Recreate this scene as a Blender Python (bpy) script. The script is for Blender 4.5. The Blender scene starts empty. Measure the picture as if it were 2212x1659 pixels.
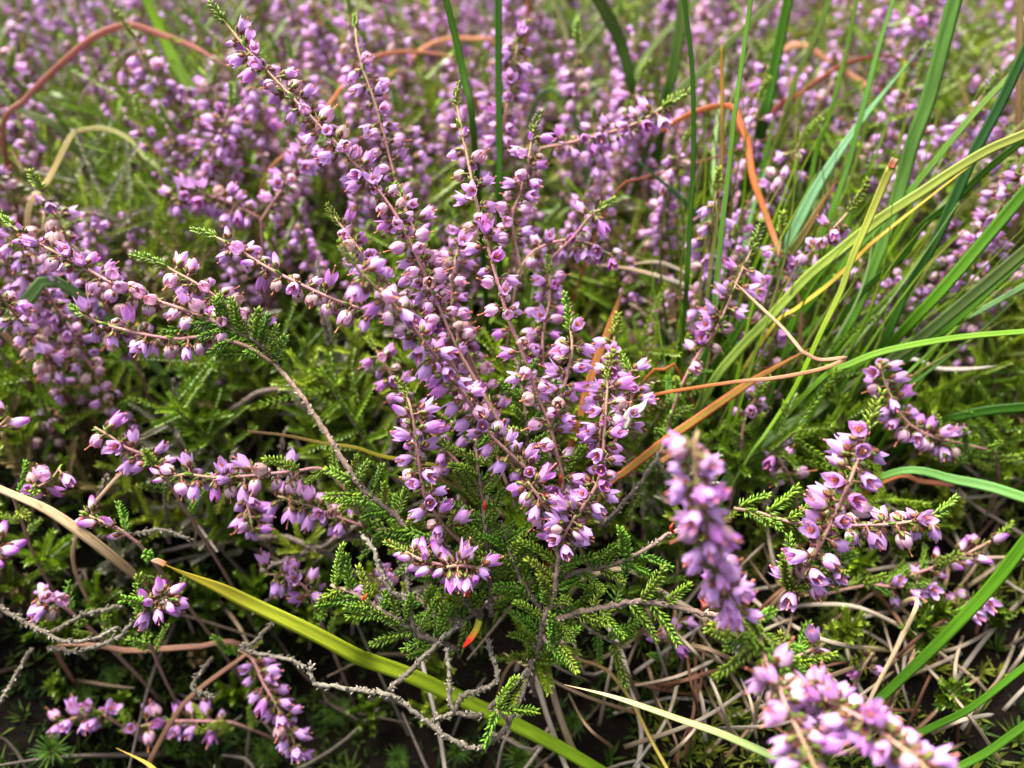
import bpy, math, random
import numpy as np
from mathutils import Vector, Matrix, Quaternion

random.seed(7)
rng = np.random.default_rng(7)
sc = bpy.context.scene
COL = sc.collection
MM = 0.001

# ------------------------------------------------------------------ camera
PITCH = math.radians(46.0)
CAM_H = 0.20
LENS = 27.0
FOCUS = 0.166
FSTOP = 9.0
cam_d = bpy.data.cameras.new('camera')
cam = bpy.data.objects.new('camera', cam_d)
COL.objects.link(cam)
cam.location = (0, 0, CAM_H)
cam.rotation_euler = (math.pi / 2 - PITCH, 0, 0)
cam_d.sensor_width = 36
cam_d.lens = LENS
cam_d.clip_start = 0.004
cam_d.clip_end = 400
cam_d.dof.use_dof = True
cam_d.dof.focus_distance = FOCUS
cam_d.dof.aperture_fstop = FSTOP
sc.camera = cam

# ------------------------------------------------------------------ world, sun, exposure
SUN_EL, SUN_AZ = math.radians(58), math.radians(-38)      # azimuth from +Y towards -X
world = bpy.data.worlds.new('World')
sc.world = world
world.use_nodes = True
wn = world.node_tree.nodes
bg = wn['Background']
sky = wn.new('ShaderNodeTexSky')
sky.sky_type = 'NISHITA'
sky.sun_disc = False
sky.sun_elevation = SUN_EL
sky.sun_rotation = SUN_AZ
sky.air_density = 1.0
sky.dust_density = 6.0
cloud = wn.new('ShaderNodeHueSaturation')        # a thin cover of cloud takes most of the blue out of the sky
cloud.inputs['Saturation'].default_value = 0.38
world.node_tree.links.new(sky.outputs[0], cloud.inputs['Color'])
world.node_tree.links.new(cloud.outputs[0], bg.inputs[0])
bg.inputs[1].default_value = 0.10
sd = bpy.data.lights.new('sun', 'SUN')
sd.energy = 3.6
sd.angle = math.radians(34)
sd.color = (1.0, 0.955, 0.87)
sun = bpy.data.objects.new('sun', sd)
COL.objects.link(sun)
sdir = Vector((math.sin(SUN_AZ) * math.cos(SUN_EL), math.cos(SUN_AZ) * math.cos(SUN_EL), math.sin(SUN_EL)))
sun.rotation_euler = sdir.to_track_quat('Z', 'Y').to_euler()
vs = sc.view_settings
vs.view_transform = 'Standard'
vs.look = 'None'
vs.exposure = 1.84
vs.gamma = 1
vs.use_curve_mapping = False
sc.cycles.max_bounces = 6
sc.cycles.transmission_bounces = 4
sc.cycles.diffuse_bounces = 4
sc.cycles.use_denoising = True

# ------------------------------------------------------------------ places in the world
# points of the place were surveyed from the photograph: a sight line through the lens and the distance along it
GW, GH = 1106.0, 829.5
TX = 18.0 / LENS
cp, sp_ = math.cos(PITCH), math.sin(PITCH)
FWD = Vector((0, cp, -sp_))
UP = Vector((0, sp_, cp))
RT = Vector((1, 0, 0))
EYE = Vector((0, 0, CAM_H))


def P(x, y, d):
    x, y, d = float(x), float(y), float(d)
    return EYE + d * (FWD + ((x - GW) / GW * TX) * RT + ((GH - y) / GW * TX) * UP)


def view_xy(p):
    q = Vector(p) - EYE
    d = q.dot(FWD)
    return GW + q.dot(RT) / d / TX * GW, GH - q.dot(UP) / d / TX * GW, d


def dz(x, y, z):
    k = (FWD + ((x - GW) / GW * TX) * RT + ((GH - y) / GW * TX) * UP).z
    return (z - CAM_H) / k


def hyp(x, y):
    return math.exp(-(x * x + y * y))


def ground_z(x, y):
    h = 0.0025 * math.sin(x * 61 + 1.3) * math.cos(y * 53) + 0.0015 * math.sin(x * 170 + y * 140)
    h -= 0.046 * hyp((x + 0.075) / 0.06, (y - 0.085) / 0.040)
    h -= 0.016 * hyp((x - 0.01) / 0.06, (y - 0.065) / 0.035)
    h += 0.004 * math.sin(y * 9 + x * 4)
    return h


# ------------------------------------------------------------------ materials
def material(name, rough=0.5, spec=0.3, transl=0.0, noise=0.0, nscale=900.0, rnd=0.0, hue=0.0, stripes=0.0, bump=0.0, detail=4.0,
             nstretch=None, spots=0.0):
    m = bpy.data.materials.new(name)
    m.use_nodes = True
    nt = m.node_tree
    n, l = nt.nodes, nt.links
    pb = n['Principled BSDF']
    pb.inputs['Roughness'].default_value = rough
    pb.inputs['Specular IOR Level'].default_value = spec
    at = n.new('ShaderNodeAttribute')
    at.attribute_name = 'Col'
    col = at.outputs['Color']
    val = None
    tc = n.new('ShaderNodeTexCoord')
    if noise or bump:
        nz = n.new('ShaderNodeTexNoise')
        nz.inputs['Scale'].default_value = nscale
        nz.inputs['Detail'].default_value = detail
        if nstretch:
            st = n.new('ShaderNodeAttribute')
            st.attribute_name = 'st'
            mp = n.new('ShaderNodeMapping')
            mp.inputs['Scale'].default_value = nstretch
            l.new(st.outputs['Vector'], mp.inputs['Vector'])
            l.new(mp.outputs['Vector'], nz.inputs['Vector'])
        else:
            l.new(tc.outputs['Object'], nz.inputs['Vector'])
        mr = n.new('ShaderNodeMapRange')
        mr.inputs['From Min'].default_value = 0.3
        mr.inputs['From Max'].default_value = 0.7
        mr.inputs['To Min'].default_value = 1 - noise
        mr.inputs['To Max'].default_value = 1 + noise
        l.new(nz.outputs['Fac'], mr.inputs['Value'])
        val = mr.outputs['Result']
        if bump:
            bp = n.new('ShaderNodeBump')
            bp.inputs['Strength'].default_value = bump
            bp.inputs['Distance'].default_value = 0.0002
            l.new(nz.outputs['Fac'], bp.inputs['Height'])
            l.new(bp.outputs['Normal'], pb.inputs['Normal'])
    hs = n.new('ShaderNodeHueSaturation')
    l.new(col, hs.inputs['Color'])
    if val is not None:
        l.new(val, hs.inputs['Value'])
    col = hs.outputs['Color']
    if stripes:
        st = n.new('ShaderNodeAttribute')
        st.attribute_name = 'st'
        sx = n.new('ShaderNodeSeparateXYZ')
        l.new(st.outputs['Vector'], sx.inputs[0])
        mu = n.new('ShaderNodeMath')
        mu.operation = 'MULTIPLY'
        mu.inputs[1].default_value = 22.0
        l.new(sx.outputs['X'], mu.inputs[0])
        sn = n.new('ShaderNodeMath')
        sn.operation = 'SINE'
        l.new(mu.outputs[0], sn.inputs[0])
        mr = n.new('ShaderNodeMapRange')
        mr.inputs['From Min'].default_value = -1
        mr.inputs['To Min'].default_value = 1 - stripes
        mr.inputs['To Max'].default_value = 1 + stripes
        l.new(sn.outputs[0], mr.inputs['Value'])
        h2 = n.new('ShaderNodeHueSaturation')
        l.new(mr.outputs['Result'], h2.inputs['Value'])
        l.new(col, h2.inputs['Color'])
        col = h2.outputs['Color']
        if spots:
            n2 = n.new('ShaderNodeTexNoise')
            n2.inputs['Scale'].default_value = 1.0
            n2.inputs['Detail'].default_value = 3
            mp = n.new('ShaderNodeMapping')
            mp.inputs['Scale'].default_value = (2.2, 420, 1)
            l.new(st.outputs['Vector'], mp.inputs['Vector'])
            l.new(mp.outputs['Vector'], n2.inputs['Vector'])
            m2 = n.new('ShaderNodeMapRange')
            m2.inputs['From Min'].default_value = 0.60
            m2.inputs['From Max'].default_value = 0.72
            m2.inputs['To Max'].default_value = spots
            l.new(n2.outputs['Fac'], m2.inputs['Value'])
            mx = n.new('ShaderNodeMix')
            mx.data_type = 'RGBA'
            l.new(m2.outputs['Result'], mx.inputs['Factor'])
            l.new(col, mx.inputs['A'])
            mx.inputs['B'].default_value = (0.16, 0.07, 0.03, 1)
            col = mx.outputs['Result']
    if rnd or hue:
        oi = n.new('ShaderNodeObjectInfo')
        h3 = n.new('ShaderNodeHueSaturation')
        m3 = n.new('ShaderNodeMapRange')
        m3.inputs['To Min'].default_value = 1 - rnd
        m3.inputs['To Max'].default_value = 1 + rnd
        l.new(oi.outputs['Random'], m3.inputs['Value'])
        l.new(m3.outputs['Result'], h3.inputs['Value'])
        if hue:
            w = n.new('ShaderNodeMath')
            w.operation = 'MULTIPLY'
            w.inputs[1].default_value = 7.31
            l.new(oi.outputs['Random'], w.inputs[0])
            fr = n.new('ShaderNodeMath')
            fr.operation = 'FRACT'
            l.new(w.outputs[0], fr.inputs[0])
            m4 = n.new('ShaderNodeMapRange')
            m4.inputs['To Min'].default_value = 0.5 - hue
            m4.inputs['To Max'].default_value = 0.5 + hue
            l.new(fr.outputs[0], m4.inputs['Value'])
            l.new(m4.outputs['Result'], h3.inputs['Hue'])
        l.new(col, h3.inputs['Color'])
        col = h3.outputs['Color']
    l.new(col, pb.inputs['Base Color'])
    if transl:
        tr = n.new('ShaderNodeBsdfTranslucent')
        l.new(col, tr.inputs['Color'])
        ms = n.new('ShaderNodeMixShader')
        ms.inputs[0].default_value = transl
        l.new(pb.outputs[0], ms.inputs[1])
        l.new(tr.outputs[0], ms.inputs[2])
        l.new(ms.outputs[0], n['Material Output'].inputs['Surface'])
    return m


M_PETAL = material('petal', 0.5, 0.25, 0.42, noise=0.14, nscale=2600, rnd=0.16, hue=0.018, detail=6)
M_BRACT = material('bract', 0.5, 0.3, 0.15, rnd=0.2, hue=0.01)
M_LEAF = material('heather_leaf', 0.38, 0.4, 0.22, noise=0.12, nscale=1200, rnd=0.22, hue=0.022)
M_STEM = material('heather_stem', 0.7, 0.2, 0.0, noise=0.42, nscale=2600, rnd=0.1, bump=.5, detail=6)
M_BARK = material('bark', 0.85, 0.15, 0.0, noise=0.45, nscale=1400, bump=0.6, detail=8)
M_DEAD = material('dead_wood', 0.9, 0.1, 0.0, noise=0.35, nscale=1500, bump=0.5, detail=8)
M_BLADE = material('grass', 0.5, 0.12, 0.18, noise=0.20, nscale=1.0, nstretch=(3.0, 110, 1), stripes=0.13)
M_DRY = material('dry_grass', 0.6, 0.25, 0.2, noise=0.28, nscale=1.0, nstretch=(5.0, 120, 1), stripes=0.15, spots=0.7)
M_MOSS = material('moss', 0.6, 0.2, 0.2, noise=0.15)


# ------------------------------------------------------------------ mesh helpers
class MB:
    """collects vertices, faces, colours and slots and links them as one mesh"""

    def __init__(self):
        self.v, self.f, self.m, self.c, self.st, self.n = [], [], [], [], [], 0

    def add(self, V, F, col, mi=0, st=None):
        V = np.asarray(V, float).reshape(-1, 3)
        c = np.asarray(col, float)
        if c.ndim == 1:
            c = np.tile(c[:3], (len(V), 1))
        self.v.append(V)
        self.c.append(c[:, :3])
        self.st.append(np.zeros((len(V), 3)) if st is None else np.asarray(st, float))
        for f in F:
            self.f.append(tuple(i + self.n for i in f))
            self.m.append(mi)
        self.n += len(V)

    def mesh(self, name, mats, smooth=True):
        me = bpy.data.meshes.new(name)
        V = np.concatenate(self.v)
        me.from_pydata(V.tolist(), [], self.f)
        for m in mats:
            me.materials.append(m)
        fill(me, np.concatenate(self.c), np.concatenate(self.st), np.array(self.m, dtype=np.int32), smooth)
        return me


def fill(me, c, st, mi, smooth=True):
    a = me.attributes.new('Col', 'FLOAT_COLOR', 'POINT')
    a.data.foreach_set('color', np.concatenate([c, np.ones((len(c), 1))], 1).astype(np.float32).ravel())
    if st is not None and np.any(st):
        b = me.attributes.new('st', 'FLOAT_VECTOR', 'POINT')
        b.data.foreach_set('vector', st.astype(np.float32).ravel())
    if mi is not None:
        me.polygons.foreach_set('material_index', mi)
    me.polygons.foreach_set('use_smooth', np.full(len(me.polygons), smooth))
    me.update()


def link(name, me, parent=None, loc=(0, 0, 0), rot=None, scale=1.0):
    o = bpy.data.objects.new(name, me)
    COL.objects.link(o)
    if parent is not None:
        o.parent = parent
    o.location = loc
    if rot is not None:
        o.rotation_mode = 'QUATERNION'
        o.rotation_quaternion = rot
    if scale != 1.0:
        o.scale = (scale,) * 3
    return o


def tag(o, label=None, cat=None, group=None, kind=None):
    if label:
        o['label'] = label
    if cat:
        o['category'] = cat
    if group:
        o['group'] = group
    if kind:
        o['kind'] = kind
    return o


def catmull(pts, n):
    """smooth curve through points (any dimension), resampled evenly to n points"""
    p = np.asarray(pts, float)
    if len(p) == 2:
        t = np.linspace(0, 1, n)[:, None]
        return p[0] * (1 - t) + p[1] * t
    q = np.vstack([2 * p[0] - p[1], p, 2 * p[-1] - p[-2]])
    out = []
    for i in range(len(p) - 1):
        a, b, c, d = q[i], q[i + 1], q[i + 2], q[i + 3]
        for t in np.linspace(0, 1, 12, endpoint=False):
            out.append(0.5 * (2 * b + (c - a) * t + (2 * a - 5 * b + 4 * c - d) * t * t + (3 * b - a - 3 * c + d) * t ** 3))
    out.append(p[-1])
    out = np.array(out)
    s = np.concatenate([[0], np.cumsum(np.linalg.norm(np.diff(out[:, :3], axis=0), axis=1))])
    u = np.linspace(0, s[-1], n)
    return np.stack([np.interp(u, s, out[:, k]) for k in range(out.shape[1])], 1)


def frames(C):
    T = np.gradient(C, axis=0)
    T /= np.linalg.norm(T, axis=1)[:, None] + 1e-12
    a = np.array([0.31, 0.87, 0.38])
    if abs(T[0] @ a) > 0.9:
        a = np.array([0.9, 0.1, -0.4])
    N = np.zeros_like(C)
    n = a - T[0] * (a @ T[0])
    for i in range(len(C)):
        n = n - T[i] * (n @ T[i])
        n /= np.linalg.norm(n) + 1e-12
        N[i] = n
    return T, N, np.cross(T, N)


def tube(mb, C, rad, col, mi=0, sides=6, rough=0.0):
    C = np.asarray(C, float)
    k = len(C)
    r = np.broadcast_to(np.asarray(rad, float), (k,))
    c = np.asarray(col, float)
    if c.ndim == 1:
        c = np.tile(c, (k, 1))
    T, N, B = frames(C)
    ang = np.arange(sides) / sides * 2 * math.pi
    V = np.zeros((k, sides, 3))
    for j, a in enumerate(ang):
        rr = r * (1 + rough * rng.uniform(-1, 1, k)) if rough else r
        V[:, j] = C + (N * math.cos(a) + B * math.sin(a)) * rr[:, None]
    F = [(i * sides + j, i * sides + (j + 1) % sides, (i + 1) * sides + (j + 1) % sides, (i + 1) * sides + j)
         for i in range(k - 1) for j in range(sides)]
    F.append(tuple(range(sides))[::-1])
    F.append(tuple((k - 1) * sides + j for j in range(sides)))
    mb.add(V.reshape(-1, 3), F, np.repeat(c, sides, 0), mi)


def lerp(a, b, t):
    a, b, t = np.asarray(a, float), np.asarray(b, float), np.asarray(t, float)
    return a + (b - a) * (t[..., None] if t.ndim else t)


def ramp(stops, t):
    xs = [s[0] for s in stops]
    cs = np.array([s[1] for s in stops], float)
    t = np.asarray(t, float)
    return np.stack([np.interp(t, xs, cs[:, k]) for k in range(3)], -1)


# ------------------------------------------------------------------ flowers
MAUVE = (0.66, 0.345, 0.77)
DEEP = (0.58, 0.20, 0.64)
PALE = (0.77, 0.51, 0.84)
WHITE = (0.87, 0.70, 0.79)
CREAM = (0.78, 0.54, 0.48)
ROSE = (0.66, 0.28, 0.52)
REDBR = (0.20, 0.035, 0.035)
BRACTG = (0.13, 0.17, 0.03)
STYLE = (0.72, 0.22, 0.22)


def petal(mb, phi, z0, L, rf, zf, wmax, stops, lean=0.0, nt=6, na=5, keel=0.1, curl=0.0):
    t = np.linspace(0, 1, nt)
    s = np.where(t < 0.45, 0.42 + 0.58 * np.sin(np.clip(t / 0.45, 0, 1) * math.pi / 2), np.cos(np.clip((t - 0.45) / 0.55, 0, 1) * math.pi / 2) ** 0.72)
    V, Cc = [], []
    for i in range(nt):
        r = rf(t[i])
        w = max(wmax * s[i], 0.03)
        for a in np.linspace(-1, 1, na):
            wrap = min(w / max(r, 0.55), 1.15)
            rr = r + keel * (1 - abs(a)) ** 2 - curl * abs(a) * s[i] * t[i]
            an = a * wrap
            x, y = rr * math.cos(an), max(r, 0.55) * math.sin(an)
            ct, st_ = math.cos(phi), math.sin(phi)
            V.append(((x * ct - y * st_), (x * st_ + y * ct), z0 + zf(t[i]) + lean * y * 0.3))
            Cc.append(t[i])
    F = [(i * na + j, i * na + j + 1, (i + 1) * na + j + 1, (i + 1) * na + j) for i in range(nt - 1) for j in range(na - 1)]
    c = ramp(stops, np.array(Cc))
    e = np.tile(np.abs(np.linspace(-1, 1, na)), nt)[:, None]
    c = c * (1 - .12 * (1 - e)) + (np.array(WHITE) - c) * .18 * e ** 3      # pale rims, a deeper midrib
    mb.add(np.array(V) * MM, F, c, 0)


def leaflet(mb, base, d, side, L, w, th, col, col2=None, mi=1):
    """small thick pointed leaf: two diamond rings between base and tip"""
    base, d, side = (np.asarray(q, float) for q in (base, d, side))
    d = d / np.linalg.norm(d)
    side = side - d * (side @ d)
    side /= np.linalg.norm(side) + 1e-9
    up = np.cross(d, side)
    V = [base]
    for t, k in ((0.30, 0.9), (0.68, 0.8)):
        c = base + d * L * t
        V += [c + side * w * k / 2, c + up * th, c - side * w * k / 2, c - up * th * 0.6]
    V.append(base + d * L + up * th * 0.5)
    F = [(0, 1 + (j + 1) % 4, 1 + j) for j in range(4)]
    F += [(1 + j, 1 + (j + 1) % 4, 5 + (j + 1) % 4, 5 + j) for j in range(4)]
    F += [(5 + j, 5 + (j + 1) % 4, 9) for j in range(4)]
    c = np.tile(np.asarray(col, float), (10, 1))
    if col2 is not None:
        c[5:] = lerp(col, col2, 0.5)
        c[9] = col2
    mb.add(np.array(V), F, c, mi)


def flower_mesh(kind, seed, lod=0):
    R = random.Random(seed * 31 + len(kind) * 7 + ord(kind[0]))
    mb = MB()
    ped = R.uniform(.9, 1.7)
    bx, by = R.uniform(-.5, .5), R.uniform(-.5, .5)
    tube(mb, np.array([(0, 0, 0), (bx * .5, by * .5, ped * .55), (0, 0, ped), (0, 0, ped + .35)]) * MM, np.array([.22, .2, .26, .5]) * MM,
         ramp([(0, (.30, .17, .10)), (1, (.42, .13, .14))], np.linspace(0, 1, 4)), 1, 5 if not lod else 3)
    z0 = ped + .2
    nt, na = (6, 5) if not lod else (4, 3)
    deep = R.random() < .3
    mid = DEEP if deep else lerp(MAUVE, PALE, R.uniform(0, .35))
    if kind == 'open' or kind == 'wide':
        L = R.uniform(3.7, 4.5)
        spread = R.uniform(.0, .4) if kind == 'open' else R.uniform(.6, 1.2)
        st = [(0, WHITE), (.16, lerp(PALE, ROSE, .35)), (.42, mid), (.85, mid), (1, lerp(mid, DEEP, .5))]
        for k in range(4):
            ph = k * math.pi / 2 + R.uniform(-.2, .2)
            sp = spread * R.uniform(.55, 1.5)
            tip = R.uniform(-.35, .3)
            Lk = L * R.uniform(.92, 1.08)
            petal(mb, ph, z0, Lk, lambda t, sp=sp, tip=tip: .45 + 1.02 * t ** .55 * (1 - .38 * t ** 2.5) + sp * t ** 1.4 + tip * t ** 4,
                  lambda t, Lk=Lk, sp=sp: Lk * t * (1 - .12 * sp * t), R.uniform(.92, 1.15), st, R.uniform(-.4, .4), nt, na, curl=R.uniform(-.1, .3))
        for k in range(4):
            ph = k * math.pi / 2 + math.pi / 4
            petal(mb, ph, z0, L * .7, lambda t: .45 + .75 * t ** .6, lambda t: L * .68 * t, .85,
                  [(0, WHITE), (.4, lerp(mid, PALE, .4)), (1, mid)], 0, 4 if not lod else 3, 3)
        if not lod:
            for k in range(6):
                a = k * 1.047
                tube(mb, np.array([(.25 * math.cos(a), .25 * math.sin(a), z0 + 1), (.45 * math.cos(a), .45 * math.sin(a), z0 + 2.6)]) * MM, np.array([.1, .17]) * MM, (.42, .13, .05), 1, 3)
        sl = z0 + L * R.uniform(1.05, 1.32)
    elif kind == 'globe':
        L = R.uniform(2.9, 3.5)
        old = R.uniform(.15, .95)
        body = lerp(lerp(MAUVE, ROSE, .4), (0.70, 0.42, 0.56), old)
        if seed % 6 == 5:
            body = np.array((.50, .33, .27))
        st = [(0, lerp(WHITE, CREAM, old)), (.22, lerp(WHITE, CREAM, old * .6)), (.5, body), (.85, lerp(body, ROSE, .4)), (1, lerp(body, (.4, .2, .2), .4))]
        for k in range(4):
            ph = k * math.pi / 2 + R.uniform(-.12, .12)
            fat = R.uniform(.85, 1.12)
            off = R.uniform(0, .12) + (.16 if k % 2 else 0)
            Lk = L * R.uniform(.9, 1.12)
            petal(mb, ph, z0, Lk, lambda t, fat=fat, off=off: 0.32 + off + .98 * fat * math.sin(math.pi * min(.98, .06 + t ** .85 * .84)) ** .85, lambda t, Lk=Lk: Lk * t,
                  R.uniform(1.05, 1.35), st, R.uniform(-.3, .3), nt, na, keel=.22, curl=R.uniform(-.05, .2))
        petal(mb, .7, z0, L * .85, lambda t: .3 + .85 * math.sin(math.pi * (.06 + t * .86)), lambda t: L * .85 * t, 1.3, st, 0, 4, 3)
        petal(mb, .7 + math.pi, z0, L * .85, lambda t: .3 + .85 * math.sin(math.pi * (.06 + t * .86)), lambda t: L * .85 * t, 1.3, st, 0, 4, 3)
        sl = z0 + L * R.uniform(1.15, 1.55)
    else:
        L = R.uniform(3.2, 4.3)
        st = [(0, WHITE), (.25, WHITE), (.5, lerp(MAUVE, WHITE, .3)), (.78, DEEP), (1, (.38, .05, .46))]
        for k in range(4):
            ph = k * math.pi / 2
            petal(mb, ph, z0, L, lambda t: .22 + .78 * math.sin(math.pi * (.08 + t * .9)) ** .9 * (1 - .35 * t), lambda t: L * t, .95, st, .2, nt, na)
        sl = 0
    if sl:
        bend = R.uniform(-.6, .6)
        tube(mb, np.array([(0, 0, z0 + 1.2), (bend * .3, 0, z0 + 2.6), (bend, 0, sl - .15), (bend, 0, sl), (bend * 1.02, 0, sl + .22)]) * MM,
             np.array([.12, .11, .11, .24, .13]) * MM, STYLE if kind != 'globe' else (.66, .24, .12), 1, 5 if not lod else 3)
    for k in range(4):
        a = k * math.pi / 2 + R.uniform(-.25, .25) + .4
        r = .45
        b = np.array((r * math.cos(a), r * math.sin(a), z0 - .35)) * MM
        dv = (math.cos(a) * .75, math.sin(a) * .75, 1.0)
        leaflet(mb, b, dv, (-math.sin(a), math.cos(a), 0), R.uniform(1.7, 2.2) * MM, 1.4 * MM, .15 * MM, lerp(REDBR, BRACTG, R.uniform(0, .45)), lerp(REDBR, BRACTG, R.uniform(.2, .8)))
    for k in range(2):
        a = k * math.pi + R.uniform(-.4, .4)
        b = np.array((.2 * math.cos(a), .2 * math.sin(a), z0 - .7)) * MM
        leaflet(mb, b, (math.cos(a), math.sin(a), .9), (-math.sin(a), math.cos(a), 0), 2.1 * MM, .9 * MM, .13 * MM, BRACTG, (.20, .24, .05))
    return mb.mesh('flower', [M_PETAL, M_BRACT])


FLW = {k: [flower_mesh(k, i) for i in range(n)] for k, n in (('open', 6), ('wide', 4), ('globe', 6), ('bud', 4))}
FLWL = {k: [flower_mesh(k, i + 40, 1) for i in range(n)] for k, n in (('open', 4), ('wide', 3), ('globe', 4), ('bud', 2))}

# ------------------------------------------------------------------ leafy shoots
LEAF_A = (0.052, 0.135, 0.009)
LEAF_B = (0.145, 0.285, 0.012)
LEAF_Y = (0.30, 0.35, 0.03)


def shoot_mesh(seed, L, tiers, yellow=0.0, red=False):
    R = random.Random(seed)
    mb = MB()
    bend = R.uniform(-.28, .28)
    ax = lambda t: np.array((bend * L * t * t, 0, L * t))
    tube(mb, [ax(t) for t in np.linspace(0, 1, 5)], np.array([.28, .26, .22, .18, .1]) * MM, (.22, .20, .07), 0, 4)
    for i in range(tiers):
        t = (i + .4) / (tiers + .2)
        for k in range(4):
            a = k * math.pi / 2 + i * .13 + R.uniform(-.28, .28) + seed
            out = np.array((math.cos(a), math.sin(a), 0))
            flare = (.92 if t < .85 else .45) * R.uniform(.6, 1.3)
            tt = t + (.03 if k % 2 else 0)
            ll = (2.1 - .55 * t) * R.uniform(.8, 1.15) * MM
            c = lerp(LEAF_A, LEAF_B, R.uniform(0, .7))
            c2 = lerp(LEAF_B, LEAF_Y, min(1, R.uniform(0, .3) + yellow + (.25 if t > .85 else 0)))
            if red and R.random() < .3:
                c2 = np.array((.45, .06, .02))
            leaflet(mb, ax(min(tt, 1)) + out * .15 * MM, out * flare + np.array((0, 0, 1)), np.cross(out, (0, 0, 1)), ll, .88 * MM, .25 * MM, lerp(c, LEAF_Y, yellow * .5), c2, 0)
    return mb.mesh('leaf_shoot', [M_LEAF])


SHOOT = [shoot_mesh(i, L * MM, t, y) for i, (L, t, y) in enumerate([(7, 8, 0), (8.5, 10, 0), (10, 12, .05), (6, 7, .2), (8, 9, .1), (9, 10, .0)])]
SHOOTY = [shoot_mesh(20 + i, L * MM, t, .55) for i, (L, t) in enumerate([(6, 7), (8, 9)])]
TIPS = [shoot_mesh(30 + i, L * MM, t, .35) for i, (L, t) in enumerate([(5.5, 6), (7, 7), (8.5, 9)])]


# ------------------------------------------------------------------ builders of stems, branches and sprigs
def rotz_to(d, spin):
    d = Vector(d).normalized()
    return d.to_track_quat('Z', 'X') @ Quaternion((0, 0, 1), spin)


def stem_mesh(C, r0, r1, leaves=True, woody=0.0, mid=None, L0=0.0):
    """flowering stem: tapered tube pink above, brown below, with small green leaves at the nodes"""
    k = len(C)
    mb = MB()
    t = np.linspace(0, 1, k)
    col = ramp([(0, (.17, .11, .07)), (.30, (.30, .16, .13)), (.55, (.42, .19, .21)), (1, (.30, .22, .10))], t)
    tube(mb, C, np.linspace(r0, r1, k), col, 0, 6, .08)
    if leaves:
        T, N, B = frames(C)
        Ls = np.linalg.norm(np.diff(C, axis=0), axis=1).sum()
        n = int(Ls * (1 - L0) / .0036)
        for i in range(n):
            u = L0 + (i + rng.uniform(.1, .9)) / max(n, 1) * (1 - L0) * .96
            j = min(int(u * (k - 1)), k - 1)
            a = i * 1.57 + rng.uniform(-.3, .3)
            out = N[j] * math.cos(a) + B[j] * math.sin(a)
            leaflet(mb, C[j] + out * r1 * .8, out * .55 + T[j], np.cross(out, T[j]), rng.uniform(1.7, 2.8) * MM, .75 * MM, .16 * MM,
                    lerp(LEAF_A, LEAF_B, rng.uniform(0, 1)), lerp(LEAF_B, LEAF_Y, rng.uniform(0, .6)), 1)
    return mb.mesh('stem', [M_STEM, M_LEAF])


MIX = {'main': [(0, 'globe'), (.2, 'globe'), (.45, 'mix'), (.8, 'open'), (.95, 'bud')]}


def pick(t, mode):
    r = rng.random()
    if mode == 'buds':
        return 'bud' if r < .85 else 'open'
    if mode == 'open':
        return 'open' if r < .6 else 'wide' if r < .85 else 'globe'
    if t > .93:
        return 'bud' if r < .6 else 'open'
    if t > .6:
        return 'open' if r < .5 else 'wide' if r < .7 else 'globe' if r < .94 else 'bud'
    if t > .3:
        return 'open' if r < .33 else 'wide' if r < .45 else 'globe'
    return 'globe' if r < .75 else 'open'


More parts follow.
